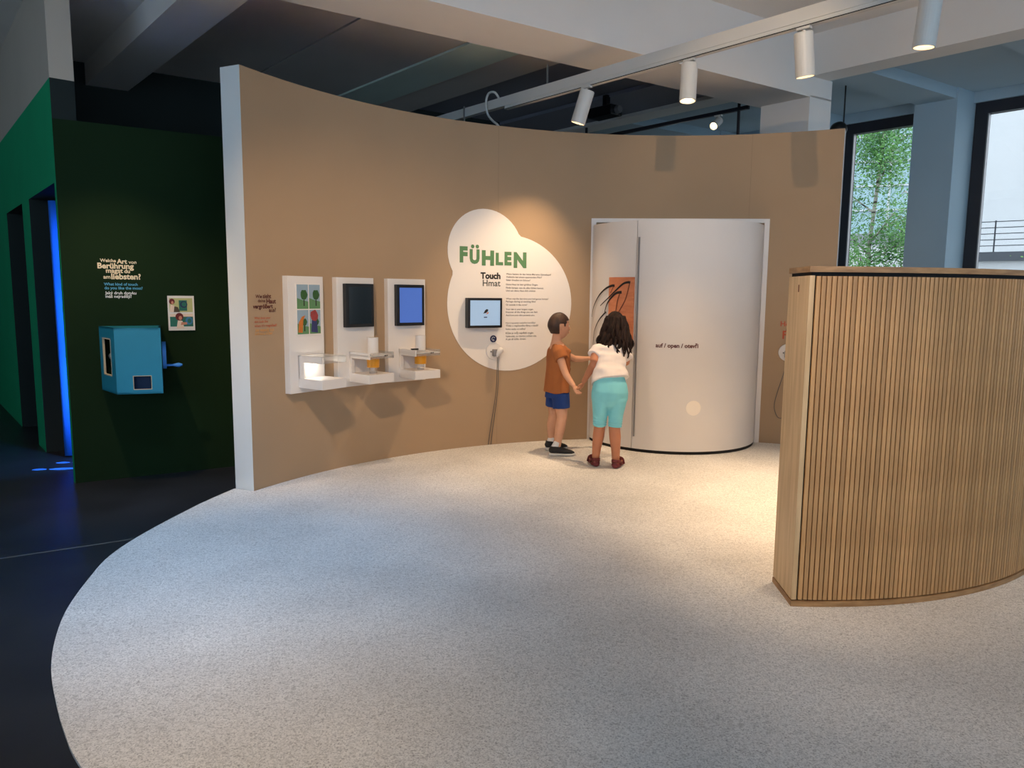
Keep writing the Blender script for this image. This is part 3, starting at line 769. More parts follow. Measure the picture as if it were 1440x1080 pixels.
wallq(bm, BL, FL, ZB0, ZB1, (0.07, 0.26, 0.79, 1.06)); wallq(bm, FL, FR, ZB0, ZB1, (0.105, 0.225, 0.70, 0.80)); wallq(bm, FR, BR_, ZB0, ZB1, (0.1, 0.1, 0.8, 0.8))
prism(bm, [BL, FL, FR, BR_], ZB1 - 0.012, ZB1); prism(bm, [BL, FL, FR, BR_], ZB0, ZB0 + 0.012)
bm_obj('housing', bm, M['blue_box'], bb)
def rim(name, a_, b_, s0, s1, z0, z1, m, w=0.008):
    d = (b_ - a_).normalized(); n_ = Vector((d.y, -d.x)); bm = bmesh.new()
    def q(p0, p1, za, zb):
        p = v2(v2(a_, d, p0), n_, 0.001); r = v2(v2(a_, d, p1), n_, 0.001); prism(bm, [p, r, v2(r, n_, -0.014), v2(p, n_, -0.014)], za, zb)
    q(s0, s0 + w, z0, z1); q(s1 - w, s1, z0, z1); q(s0, s1, z0, z0 + w); q(s0, s1, z1 - w, z1)
    return bm_obj(name, bm, m, bb)
rim('window_rim', BL, FL, 0.07, 0.26, 0.79, 1.06, M['edge_light']); rim('slot_rim', FL, FR, 0.105, 0.225, 0.70, 0.80, M['edge_light'], 0.004)
cs_ = (BL + FL + FR + BR_) / 4
def shrink(p, k): return cs_ + (p - cs_) * k
bm = bmesh.new(); prism(bm, [shrink(p, 0.55) for p in (BL, FL, FR, BR_)], ZB0 + 0.02, ZB1 - 0.02); bm_obj('inner_lining', bm, M['blue_in'], bb)
bm = bmesh.new(); pm = (BL + FL) / 2 + Vector((0.02, 0.02)); loft(bm, [(pm.x, pm.y, 0.93), (pm.x + 0.012, pm.y + 0.02, 0.925)], [0.025, 0.022], (0, 0, 1), 16); bm_obj('knob', bm, M['steel'], bb, True)
sd = (BR_ - FR).normalized(); so = Vector((sd.y, -sd.x))
pc_ = v2(FR, sd, 0.17); o3 = Vector((so.x, so.y, 0)) * (1 if so.dot(FR - FL) > 0 else -1)
base = Vector((pc_.x, pc_.y, 0.93))
bm = bmesh.new(); loft(bm, [base + o3 * 0.005, base + o3 * 0.03], [0.10, 0.10], (0, 0, 1), 28, False); bm_obj('crank_wheel', bm, M['blue_print'], bb, True)
hb = base + Vector((0, 0, -0.075))
bm = bmesh.new(); loft(bm, [hb + o3 * 0.03, hb + o3 * 0.07, hb + o3 * 0.11, hb + o3 * 0.13], [0.008, 0.008, 0.017, 0.01], (0, 0, 1), 12); bm_obj('crank_handle', bm, M['blue_print'], bb, True)

pcd = thing('picture_card', 'small white card with two pictures of a girl on the dark green wall', 'card', gp(0.78, 1.09))
inv = -Vector(pcd.location)
def gquad(name, t0, t1, z0, z1, off, m, parent, th=0.0):
    if th:
        v_ = [gp(t, z, of) + inv for of in (off, off - th) for t, z in ((t0, z0), (t1, z0), (t1, z1), (t0, z1))]
        f_ = [(0, 1, 2, 3), (7, 6, 5, 4), (0, 4, 5, 1), (1, 5, 6, 2), (2, 6, 7, 3), (3, 7, 4, 0)]
    else:
        v_ = [gp(t, z, off) + inv for t, z in ((t0, z0), (t1, z0), (t1, z1), (t0, z1))]; f_ = [(0, 1, 2, 3)]
    return new_obj(name, v_, f_, m, parent)
def gpoly(name, pts, off, m, parent): return new_obj(name, [gp(t, z, off) + inv for t, z in pts], [tuple(range(len(pts)))], m, parent)
def gell(name, t, z, rt, rz_, off, m, parent, k=14): return gpoly(name, [(t + rt * math.cos(2 * PI * i / k), z + rz_ * math.sin(2 * PI * i / k)) for i in range(k)], off, m, parent)
t0, t1, za, zb = 0.672, 0.858, 1.098, 1.362
gquad('card', t0, t1, za, zb, 0.012, M['vinyl'], pcd, 0.012)
pk = dict(y=mat('card_olive', srgb(196, 194, 130), 0.7, var=0.06, scale=20), g=mat('card_green', srgb(40, 110, 92), 0.7, var=0.08, scale=20), h=mat('card_hair', srgb(110, 30, 24), 0.7, var=0.15, scale=30),
          s=mat('card_skin', srgb(214, 140, 110), 0.7, var=0.1, scale=20), c=mat('card_cream', srgb(240, 214, 190), 0.7, var=0.05, scale=20), b=mat('card_blue', srgb(60, 124, 170), 0.7, var=0.1, scale=20), k=mat('card_brown', srgb(84, 70, 50), 0.7, var=0.1, scale=20))
zm = (za + zb) / 2
for j, (z0, z1) in enumerate(((zm + 0.008, zb - 0.018), (za + 0.03, zm - 0.006))):
    pp_ = gquad('picture', t0 + 0.012, t1 - 0.012, z0, z1, 0.0128, pk['y'] if j == 0 else pk['g'], pcd)
    hh = z1 - z0
    if j == 0:
        gquad('picture_shape', t0 + 0.078, t0 + 0.135, z0 + 0.01, z0 + hh * 0.85, 0.0134, pk['g'], pp_)
        gell('picture_shape', t0 + 0.112, z0 + hh * 0.55, 0.026, 0.026, 0.0138, M['navy'], pp_); gell('picture_shape', t0 + 0.114, z0 + hh * 0.56, 0.018, 0.018, 0.0142, pk['g'], pp_)
        gpoly('picture_figure', [(t0 + 0.012, z0), (t0 + 0.045, z0), (t0 + 0.05, z0 + hh * .45), (t0 + 0.02, z0 + hh * .55)], 0.0138, pk['c'], pp_)
        gpoly('picture_figure', [(t0 + 0.04, z0), (t0 + 0.085, z0), (t0 + 0.07, z0 + hh * .36), (t0 + 0.046, z0 + hh * .42)], 0.0142, pk['k'], pp_)
        gell('picture_figure', t0 + 0.03, z0 + hh * 0.76, 0.02, 0.022, 0.0142, pk['h'], pp_); gell('picture_figure', t0 + 0.033, z0 + hh * 0.68, 0.009, 0.012, 0.0146, pk['s'], pp_)
    else:
        gquad('picture_shape', t0 + 0.012, t1 - 0.012, z0 + hh * 0.78, z1, 0.0134, pk['c'], pp_)
        gell('picture_shape', t0 + 0.145, z0 + hh * 0.45, 0.026, 0.03, 0.0138, pk['b'], pp_); gell('picture_shape', t0 + 0.148, z0 + hh * 0.45, 0.014, 0.018, 0.0142, pk['g'], pp_)
        gpoly('picture_figure', [(t0 + 0.055, z0 - 0.015), (t0 + 0.11, z0 - 0.015), (t0 + 0.098, z0 + hh * .45), (t0 + 0.066, z0 + hh * .5)], 0.0142, pk['c'], pp_)
        gpoly('picture_figure', [(t0 + 0.085, z0 + hh * .12), (t0 + 0.13, z0 + hh * .16), (t0 + 0.13, z0 + hh * .34), (t0 + 0.09, z0 + hh * .34)], 0.0148, pk['s'], pp_)
        gell('picture_figure', t0 + 0.078, z0 + hh * 0.78, 0.028, 0.03, 0.0146, pk['h'], pp_); gell('picture_figure', t0 + 0.084, z0 + hh * 0.68, 0.012, 0.016, 0.015, pk['s'], pp_)

gl = thing('wall_lettering', 'cream, blue and white question lettering on the dark green wall above box', 'lettering', gp(0.36, 1.3))
def ga(x): return 0.2224 + (130 + x / 14.4 - 137) * 0.00463
def gz(y, x): return 1.634 - (355 + y / 14.4 - 362) * 0.0051 + (x / 14.4) * 0.00012
for t, xa, xb, y, m_, b_ in (('Welche', 155, 475, 190, 'cream_ink', 0.03), ('Art', 490, 700, 222, 'cream_ink', 0.035), ('von', 725, 890, 228, 'cream_ink', 0.02), ('Berührung', 100, 830, 318, 'cream_ink', 0.035), ('magst', 262, 605, 410, 'cream_ink', 0.03), ('du', 630, 748, 418, 'cream_ink', 0.03),
                             ('am', 205, 345, 530, 'cream_ink', 0.02), ('liebsten?', 362, 965, 540, 'cream_ink', 0.035), ('What kind of touch', 208, 890, 668, 'blue_ink', 0.02), ('do you like the most?', 215, 990, 748, 'blue_ink', 0.02),
                             ('Jaký druh dotyku', 220, 855, 850, 'white_ink', 0.02), ('máš nejraději?', 225, 755, 922, 'white_ink', 0.02)):
    move_in(text_obj('text_line', t, lambda a_, z_: gp(a_, z_, 0.003), ga(xa), ga(xb), gz(y, xa), M[m_], None, b_), gl)

# ------------------------------------------------------------------ blue curtain and floor footprints
bm = bmesh.new()
pa, pb_ = Vector((-3.79, 6.09)), Vector((-3.30, 6.42)); nn = 40; rows = []
for i in range(nn + 1):
    t = i / nn; p = pa.lerp(pb_, t); n_ = Vector((0.55, -0.83)) * (0.018 * math.sin(t * 26))
    rows.append([bm.verts.new((p.x + n_.x * (0.5 + 0.5 * (1 - z / 2.2)), p.y + n_.y, z)) for z in (0.0, 0.5, 1.0, 1.5, 2.12)])
for a_, b_ in zip(rows, rows[1:]):
    for k in range(4): bm.faces.new((a_[k], b_[k], b_[k + 1], a_[k + 1]))
o = bm_obj('curtain', bm, M['blue_cloth'], None, True)
sm = o.modifiers.new('thick', 'SOLIDIFY'); sm.thickness = 0.008; baked(o)
tag(o, 'bright blue curtain hanging in the doorway behind the dark green wall', 'curtain')
for z in (0.5, 1.1, 1.7):  # unseen blue lights without fixture, added to light the curtain
    ld = bpy.data.lights.new('blue_fill', 'SPOT'); ld.energy = 30; ld.color = (0.10, 0.36, 1.0); ld.shadow_soft_size = 0.05; ld.spot_size = R_(115); ld.spot_blend = 0.6
    bl = bpy.data.objects.new('blue_fill', ld); col.objects.link(bl); bl.location = (-3.2, 5.72, z)
    bl.rotation_mode = 'QUATERNION'; bl.rotation_quaternion = Vector((-0.62, 0.22, -0.22)).to_track_quat('-Z', 'Y')
def footprint(cx, cy, ang, label):
    vs_, fs_ = [], []
    def blob(x0, x1, w0, w1, k=14):
        b0 = len(vs_)
        for i in range(k):
            a_ = 2 * PI * i / k; x = (x0 + x1) / 2 + (x1 - x0) / 2 * math.cos(a_); w = w0 + (w1 - w0) * (0.5 + 0.5 * math.cos(a_))
            px, py = x, w * math.sin(a_); vs_.append((px * math.cos(ang) - py * math.sin(ang), px * math.sin(ang) + py * math.cos(ang), 0.0))
        for i in range(k): vs_.append((vs_[b0 + i][0], vs_[b0 + i][1], -0.002))
        fs_.append(tuple(range(b0, b0 + k)))
        for i in range(k): fs_.append((b0 + i, b0 + k + i, b0 + k + (i + 1) % k, b0 + (i + 1) % k))
    blob(-0.02, 0.17, 0.032, 0.04); blob(-0.14, -0.035, 0.03, 0.028)
    o = new_obj('footprint', vs_, fs_, M['blue_print']); o.location = (cx, cy, -0.010)
    return tag(o, label, 'footprint', 'blue footprints on the dark floor')
footprint(-3.64, 5.66, 0.18, 'blue shoe print of the pair on dark floor in front of the doorways')
footprint(-3.60, 5.90, 0.18, 'blue shoe print of the pair on dark floor in front of the doorways')
footprint(-3.28, 5.92, 0.3, 'blue shoe print half hidden behind the corner of dark green wall')

# ------------------------------------------------------------------ track and spotlights
TP = Vector((1.281, 5.613)); TD = Vector((0.6625, -0.749)); TN = Vector((0.749, 0.6625))
tr = thing('lighting_track', 'long white ceiling lighting track crossing above the tan wall', 'track', (TP.x, TP.y, 3.12), math.atan2(TD.y, TD.x))
box_obj('channel', -3.8, 4.2, -0.03, 0.03, 0.03, 0.115, M['track'], tr, 0.002)
box_obj('rail', -2.05, 4.2, -0.022, 0.022, 0.0, 0.031, M['track'], tr, 0.001)
box_obj('slot', -2.04, 4.19, -0.026, -0.0215, 0.0004, 0.005, M['groove'], tr)
for x in (-1.5, 1.4): box_obj('hanger', x - 0.006, x + 0.006, -0.006, 0.006, 0.115, 0.285 if x < 0 else 0.88, M['steel'], tr)
box_obj('hanger', -2.66, -2.645, -0.04, -0.028, -0.1, 0.13, M['steel'], tr)
tube_obj('loop_cable', [(-2.15, 0.0, 0.11), (-2.17, -0.04, 0.17), (-2.24, -0.06, 0.17), (-2.28, -0.06, 0.09), (-2.24, -0.07, -0.02), (-2.15, -0.08, -0.10), (-2.06, -0.09, -0.16), (-2.02, -0.05, -0.3)], 0.011, M['track'], tr, 10, 8)

def spotlight(label, base, z, aim, energy, size, blend=0.5, h=0.27, r=0.06, color=WARM, group=None, drop=0.065):
    base = Vector(base); top = Vector((base.x, base.y, z))
    t_ = thing('track_spotlight', label, 'spotlight', (base.x, base.y, z), 0, group)
    ang = math.atan2(TD.y, TD.x)
    mr = Matrix.Rotation(ang, 4, 'Z')
    box_obj('adapter', -0.045, 0.045, -0.02, 0.02, -0.018, -0.0006, M['track'], t_, 0.002, mr)
    d = (Vector(aim) - top)
    d.normalize()
    piv = Vector((0, 0, -drop))
    bm = bmesh.new(); loft(bm, [(0, 0, -0.01), (0, 0, -drop)], [0.01, 0.01], (1, 0, 0), 10); bm_obj('stem', bm, M['track'], t_, True)
    a0 = piv - d * 0.03; a1 = a0 + d * h
    bm = bmesh.new(); n = 28; sd_ = Vector((1, 0, 0)) if abs(d.x) < 0.9 else Vector((0, 1, 0))
    s = (sd_ - d * sd_.dot(d)).normalized(); u = d.cross(s)
    prof = [(0.0, 0.0), (r * 0.94, 0.0), (r, 0.006), (r, h), (r * 0.9, h), (r * 0.85, h - 0.035)]
    rings = []
    for (rr, l) in prof[1:]: rings.append([bm.verts.new(a0 + d * l + s * (rr * math.cos(2 * PI * k / n)) + u * (rr * math.sin(2 * PI * k / n))) for k in range(n)])
    for q0, q1 in zip(rings, rings[1:]):
        for k in range(n): bm.faces.new((q0[k], q0[(k + 1) % n], q1[(k + 1) % n], q1[k]))
    bm.faces.new(rings[0][::-1])
    hd = bm_obj('head', bm, M['track'], t_)
    bm = bmesh.new(); q = [bm.verts.new(a0 + d * (h - 0.03) + s * (r * 0.86 * math.cos(2 * PI * k / n)) + u * (r * 0.86 * math.sin(2 * PI * k / n))) for k in range(n)]; bm.faces.new(q)
    bm_obj('lens', bm, M['lamp_glow'], hd)
    ld = bpy.data.lights.new('spot_bulb', 'SPOT'); ld.energy = energy; ld.color = color; ld.spot_size = R_(size); ld.spot_blend = blend; ld.shadow_soft_size = 0.012
    lo = bpy.data.objects.new('spot_bulb', ld); col.objects.link(lo); lo.parent = t_
    zz = -d; xx = s; yy = zz.cross(xx)
    pos = a0 + d * (h + 0.004)
    lo.matrix_local = Matrix(((xx.x, yy.x, zz.x, pos.x), (xx.y, yy.y, zz.y, pos.y), (xx.z, yy.z, zz.z, pos.z), (0, 0, 0, 1)))
    return t_
G_ = 'white cylinder spotlights on the ceiling track'
spotlight('white cylinder spotlight tilted steeply down towards the white wall graphic', (0.598, 6.337), 3.12, (-0.15, 6.65, 0.5), 135, 76, 1.0, group=G_)
spotlight('white cylinder spotlight hanging straight down in front of the round booth', (1.281, 5.613), 3.12, (1.15, 5.3, 0.0), 150, 80, 0.9, group=G_)
spotlight('white cylinder spotlight aimed away at the doors of the round booth', (1.859, 4.95), 3.12, (2.3, 5.25, 0.0), 115, 70, 0.9, group=G_)
spotlight('white cylinder spotlight hanging over the slatted partition', (2.344, 4.363), 3.12, (2.2, 4.6, 0.0), 280, 70, 0.8, group=G_)
# second and third track above the visitor
tr2 = thing('lighting_track', 'white ceiling lighting track over the middle of the carpet', 'track', (0.22, 3.37, 3.46), math.atan2(TD.y, TD.x))
box_obj('channel', -1.6, 3.0, -0.03, 0.03, 0.0, 0.1, M['track'], tr2, 0.002); box_obj('hanger', 1.4, 1.412, -0.006, 0.006, 0.1, 0.54, M['steel'], tr2)
tr3 = thing('lighting_track', 'white ceiling lighting track above the curved left edge of carpet', 'track', (-1.05, 2.35, 3.36), math.atan2(TD.y, TD.x))
box_obj('channel', -2.9, 2.2, -0.03, 0.03, 0.0, 0.1, M['track'], tr3, 0.002); box_obj('hanger', 1.0, 1.012, -0.006, 0.006, 0.1, 0.64, M['steel'], tr3)
def on3(s): return (-1.05 + TD.x * s, 2.35 + TD.y * s)
def on2(s): return (0.22 + TD.x * s, 3.37 + TD.y * s)
G2 = 'white cylinder spotlights on the further tracks'
spotlight('white spotlight on further track aimed at the display panels', on3(0), 3.36, (-0.8, 6.25, 0.8), 250, 58, 0.9, group=G2, drop=0.115)
spotlight('white spotlight on further track aimed at the tan wall end', on2(1.08), 3.46, (2.1, 6.9, 2.25), 95, 42, 0.6, group=G2, drop=0.115)
spotlight('white spotlight on further track aimed down at carpet edge', on3(0.6), 3.36, (-1.3, 1.95, 0.0), 130, 66, 1.0, group=G2, drop=0.115)
spotlight('white spotlight on further track aimed at the slatted partition', on2(2.9), 3.46, (2.0, 3.3, 0.7), 85, 75, 0.9, group=G2, drop=0.115)
spotlight('added white spotlight on further track brightening the plain end of the partition', on3(0.95), 3.36, (1.29, 3.33, 0.85), 165, 34, 0.8, group=G2, drop=0.115)  # lamp added to brighten the end panel
COOL_FILL = (0.42, 0.66, 1.0)  # cool floodlights below are added as bluish fill for the carpet
spotlight('added cool fill floodlight on further track over carpet edge', on3(-1.25), 3.36, (-1.7, 3.9, 0.0), 215, 78, 1.0, color=COOL_FILL, group=G2, drop=0.115)
spotlight('added cool fill floodlight on further track over carpet middle', on2(0.25), 3.46, (0.5, 3.4, 0.0), 15, 100, 1.0, color=COOL_FILL, group=G2, drop=0.115)
spotlight('white spotlight on further track aimed at the blue crank box', on3(-2.4), 3.36, (-2.7, 5.4, 0.7), 110, 60, 0.8, group=G2, drop=0.115)

# things hanging behind the tan wall
tr4 = thing('lighting_track', 'dark lighting track hanging behind the tan wall', 'track', (2.55, 8.27, 3.42), math.atan2(TD.y, TD.x))
box_obj('channel', -2.6, 0.0, -0.02, 0.02, 0.0, 0.04, M['frame'], tr4, 0.002)
for x in (-0.12, -2.4): box_obj('hanger', x - 0.012, x + 0.012, -0.012, 0.012, -0.45 if x > -1 else 0.04, 0.22, M['frame'], tr4)
spotlight('small white spotlight glowing behind the tan wall beside the column', (2.30, 8.55), 3.42, (1.75, 7.9, 2.9), 6, 60, 0.8, h=0.17, r=0.045, drop=0.07)
pj = thing('projector', 'black projector mounted under the dark ceiling behind the tan wall', 'projector', (1.05, 8.70, 3.42), math.atan2(TD.y, TD.x))
box_obj('housing', -0.2, 0.16, -0.1, 0.1, 0.0, 0.11, M['black'], pj, 0.012)
bm = bmesh.new(); cyl(bm, (0.16, 0.0, 0.055), 0.045, 0.04, 0.05, 20, 'X'); bm_obj('lens', bm, M['steel'], pj)
box_obj('mount', -0.03, 0.03, -0.03, 0.03, 0.11, 0.24, M['black'], pj)
sk = thing('loudspeaker', 'small black loudspeaker hanging from a rod next to the column', 'loudspeaker', (3.50, 8.2, 3.12))
bm = bmesh.new(); loft(bm, [(0, -0.06, 0.07), (0, 0.0, 0.07), (0, 0.07, 0.07)], [0.08, 0.085, 0.06], (1, 0, 0), 20); bm_obj('housing', bm, M['black'], sk, True)
box_obj('rod', 0.055, 0.067, -0.006, 0.006, 0.07, 0.6, M['black'], sk)

# ------------------------------------------------------------------ outdoors
og = prism_obj('ground', [(2.5, 13.5), (19, -5.5), (60, 10), (45, 70), (0, 60)], -0.6, -0.4, mat('courtyard_paving', srgb(150, 150, 146), 0.9, var=0.2, scale=3)); tag(og, kind='structure')
M['ext_white'] = mat('exterior_render', srgb(226, 230, 232), 0.85, var=0.04, scale=0.6)
M['ext_glass'] = mat('facade_glass', srgb(176, 212, 222), 0.15, var=0.15, scale=0.8)
M['ext_mull'] = mat('facade_mullion', srgb(210, 218, 222), 0.6, var=0.05, scale=2)
M['rail'] = mat('dark_railing', srgb(56, 62, 72), 0.6, var=0.1, scale=4)
fb_ = thing('glass_building', 'office building with a pale blue glass grid facade behind birch tree', 'building', (11.5, 21.0, -0.05), R_(-20))
box_obj('wall', -9.16, 0.3, 0.3, 5.0, 0.0, 13.0, M['ext_white'], fb_)
box_obj('lower_wall', -9.16, 0.3, -0.05, 0.3, 0.0, 2.95, M['ext_white'], fb_)
box_obj('sill_band', -9.16, 0.3, -0.12, 0.3, 2.95, 3.25, mat('grey_sill', srgb(150, 156, 160), 0.8, var=0.05, scale=2), fb_)
pw, ph = 1.1825, 0.68
gm = None
for i in range(8):
    for j in range(12):
        x = -9.16 + i * pw; z = 3.25 + j * ph
        if gm is None:
            bm = bmesh.new(); box(bm, 0.03, pw - 0.03, 0.1, 0.28, 0.03, ph - 0.03); gm = bm_obj('facade_pane', bm, M['ext_glass'], fb_); gm.location = (x, 0, z)
        else:
            o = gm.copy(); col.objects.link(o); o.parent = fb_; o.location = (x, 0, z)
for i in range(9): box_obj('mullion', -9.16 + i * pw - 0.03, -9.16 + i * pw + 0.03, 0.02, 0.29, 3.25, 3.25 + 12 * ph, M['ext_mull'], fb_)
for j in range(13): box_obj('transom', -9.16, 0.3, 0.04, 0.29, 3.25 + j * ph - 0.025, 3.25 + j * ph + 0.025, M['ext_mull'], fb_)
tb = thing('terrace_building', 'white building with a railed roof terrace across the courtyard', 'building', (19.0, 23.0, -0.4), R_(-38))
box_obj('lower_wall', -4.4, 10.0, 0.0, 4.0, 0.0, 3.05, M['ext_white'], tb)
box_obj('terrace_edge', -4.4, 10.0, -0.15, 0.3, 3.05, 3.35, mat('terrace_edge_metal', srgb(92, 98, 106), 0.7, var=0.06, scale=2), tb)
box_obj('upper_wall', -4.4, 10.0, 2.5, 6.0, 3.05, 14.0, M['ext_white'], tb)
for z in (3.95, 3.53): box_obj('wall_slot', -2.9 + z * 0.1, -2.3 + z * 0.1, 2.44, 2.52, z * 1.28 + 0.2, z * 1.28 + 0.26, M['rail'], tb)
rl = bmesh.new()
for k in range(5): box(rl, -4.4, 10.0, 0.0, 0.03, 3.55 + k * 0.2, 3.575 + k * 0.2)
bm_obj('railing', rl, M['rail'], tb)
for i in range(17): box_obj('railing_post', -4.4 + i * 0.9, -4.36 + i * 0.9, -0.02, 0.05, 3.3, 4.4, M['rail'], tb)

def tree(label, x, y, z0, h, r, nleaf, seed, lean=(0, 0), zmin=0.25):
    rnd = random.Random(seed)
    t_ = thing('birch_tree', label, 'tree', (x, y, z0))
    bm = bmesh.new()
    trunk = [(lean[0] * k / 5 + 0.05 * math.sin(k * 2.1), lean[1] * k / 5, h * k / 5) for k in range(6)]
    loft(bm, trunk, [0.05 - 0.007 * k for k in range(6)], (0, 1, 0), 8)
    tips = []
    for i in range(26):
        z = h * (zmin + (0.95 - zmin) * rnd.random()); a_ = rnd.random() * 2 * PI; L = r * (0.5 + 0.6 * rnd.random()) * (1.1 - 0.5 * z / h)
        fx = lean[0] * z / h; fy = lean[1] * z / h
        p0 = Vector((fx, fy, z)); p1 = p0 + Vector((math.cos(a_) * L * 0.6, math.sin(a_) * L * 0.6, L * 0.45)); p2 = p0 + Vector((math.cos(a_) * L, math.sin(a_) * L, L * 0.35))
        loft(bm, [p0, p1, p2], [0.018, 0.011, 0.004], (0.3, 0.2, 0.9), 5); tips += [p1, p2, (p1 + p2) / 2, (p0 + p1) / 2]
    bm_obj('trunk', bm, mat('birch_bark', srgb(196, 190, 180), 0.9, c2=srgb(70, 66, 60), scale=3, stretch=(1, 1, 6), ramp=(0.38, 0.5)), t_, True)
    vs_, fs_ = [], []
    for i in range(nleaf):
        p = rnd.choice(tips) + Vector((rnd.gauss(0, 0.19), rnd.gauss(0, 0.19), rnd.gauss(-0.08, 0.22)))
        s = rnd.uniform(0.02, 0.038)
        u = Vector((rnd.gauss(0, 1), rnd.gauss(0, 1), rnd.gauss(0, 1))).normalized(); w = u.orthogonal().normalized()
        b0 = len(vs_); vs_ += [p, p + u * s + w * s * 0.55, p + u * s * 2.0, p + u * s - w * s * 0.55]; fs_.append((b0, b0 + 1, b0 + 2, b0 + 3))
    o = new_obj('foliage', vs_, fs_, mat('birch_leaves', srgb(120, 176, 92), 0.6, c2=srgb(70, 128, 66), scale=3), t_); o['kind'] = 'stuff'
    return t_
tree('leafy young birch tree standing outside the window next to tan wall', 6.12, 12.9, -0.4, 6.6, 0.95, 21000, 3, (0.25, 0.0), 0.2)
tree('slender sparse birch tree with thin twigs outside the window', 7.35, 13.9, -0.4, 6.2, 0.7, 1100, 5, (0.1, 0))
tree('birch tree with twigs reaching past the terrace building', 12.6, 16.0, -0.4, 6.5, 1.3, 1500, 11, (-0.1, 0))

# ------------------------------------------------------------------ children
def remeshed(name, bm, m, root, voxel=0.006, smooth=4, fold=0.0, fscale=18, parent=None, stretch=(1, 1, 1)):
    o = bm_obj(name, bm, m, None, True)
    r = o.modifiers.new('r', 'REMESH'); r.mode = 'VOXEL'; r.voxel_size = voxel; r.use_smooth_shade = True
    if smooth:
        s = o.modifiers.new('s', 'SMOOTH'); s.iterations = smooth; s.factor = 0.5
    baked(o)
    if fold:
        nn_ = [v.normal.copy() for v in o.data.vertices]
        for v, n_ in zip(o.data.vertices, nn_):
            q = Vector((v.co.x * stretch[0], v.co.y * stretch[1], v.co.z * stretch[2])) * fscale
            v.co += n_ * (fold * noise.noise(q))
    for p in o.data.polygons: p.use_smooth = True
    move_in(o, root)
    if parent is not None: o.parent = parent; 
    return o

def head(bm, c, f, s, k=1.0, nose=True):
    c = Vector(c); f = Vector(f).normalized(); s = Vector(s).normalized(); up = Vector((0, 0, 1))
    n, mm = 28, 18; rows = []
    for i in range(mm + 1):
        ph = PI * i / mm - PI / 2; row = []
        for j in range(n):
            t = 2 * PI * j / n
            a_, b_, z_ = math.cos(ph) * math.cos(t), math.cos(ph) * math.sin(t), math.sin(ph)
            x, y, z = a_ * 0.096, b_ * 0.074, z_ * 0.112
            if z_ < 0:
                y *= 1 - 0.30 * (-z_) ** 1.2
                x = x + 0.012 * (-z_) if a_ > 0 else x * (1 - 0.45 * (-z_))
            row.append(bm.verts.new(c + (f * x + s * y + up * z) * k))
        rows.append(row)
    for p, q in zip(rows, rows[1:]):
        for j in range(n): bm.faces.new((p[j], p[(j + 1) % n], q[(j + 1) % n], q[j]))
    bmesh.ops.remove_doubles(bm, verts=rows[0] + rows[-1], dist=1e-5)
    P = lambda x, y, z: c + (f * x + s * y + up * z) * k
    loft(bm, [P(0.088, 0, 0.012), P(0.1, 0, -0.012), P(0.106, 0, -0.026)], [0.008 * k, 0.011 * k, 0.012 * k], s, 10)
    loft(bm, [P(0.093, -0.02, -0.056), P(0.1, 0, -0.055), P(0.093, 0.02, -0.056)], [0.007 * k, 0.009 * k, 0.007 * k], (0, 0, 1), 8)
    for sg_ in (-1, 1):
        loft(bm, [P(-0.006, sg_ * 0.076, -0.03), P(-0.014, sg_ * 0.087, -0.005), P(-0.014, sg_ * 0.087, 0.016)], [(0.007 * k, 0.012 * k), (0.008 * k, 0.018 * k), (0.007 * k, 0.013 * k)], s, 10)

def eyes(root, c, f, s, k=1.0):
    c = Vector(c); f = Vector(f).normalized(); s = Vector(s).normalized()
    for sg_ in (-1, 1):
        p = c + (f * 0.079 + s * sg_ * 0.03 + Vector((0, 0, 0.004))) * k
        bm = bmesh.new(); bmesh.ops.create_uvsphere(bm, u_segments=12, v_segments=8, radius=0.0105 * k, matrix=Matrix.Translation(p))
        e_ = move_in(bm_obj('eye', bm, M['eye'], None, True), root)
        bm = bmesh.new(); bmesh.ops.create_uvsphere(bm, u_segments=10, v_segments=6, radius=0.006 * k, matrix=Matrix.Translation(p + f * 0.006 * k))
        move_in(bm_obj('iris', bm, M['black_ink'], None, True), root).parent = e_

def hand(bm, w, d, side, pn, curl=0.5, k=0.8, thumb=1):
    """w wrist, d pointing direction, side across the palm, pn palm normal (towards which the fingers curl)"""
    w = Vector(w); d = Vector(d).normalized(); side = Vector(side); side = (side - d * side.dot(d)).normalized(); pn = d.cross(side) if d.cross(side).dot(Vector(pn)) > 0 else side.cross(d)
    P = 0.068 * k
    loft(bm, [w, w + d * P * 0.45, w + d * P], [(0.019 * k, 0.014 * k), (0.029 * k, 0.013 * k), (0.031 * k, 0.011 * k)], side, 12)
    for i, (o_, L) in enumerate(((-0.024, 0.056), (-0.008, 0.066), (0.008, 0.063), (0.024, 0.05))):
        p = w + d * P * 0.95 + side * o_ * k; dd = d.copy(); pts = [p]
        for q in range(3):
            ang = curl * (0.6 + 0.4 * q)
            dd = (dd * math.cos(ang) + pn * math.sin(ang)).normalized()
            p = p + dd * (L * k * (0.42, 0.33, 0.25)[q]); pts.append(p)
        loft(bm, pts, [0.0088 * k, 0.0085 * k, 0.0078 * k, 0.0065 * k], side, 8)
    t0_ = w + d * P * 0.3 + side * thumb * -0.026 * k
    td = (d * 0.6 - side * thumb * 0.6 + pn * 0.5).normalized()
    loft(bm, [t0_, t0_ + td * 0.026 * k, t0_ + (td * 0.6 + d * 0.5).normalized() * 0.05 * k], [0.0115 * k, 0.0098 * k, 0.0075 * k], pn, 8)

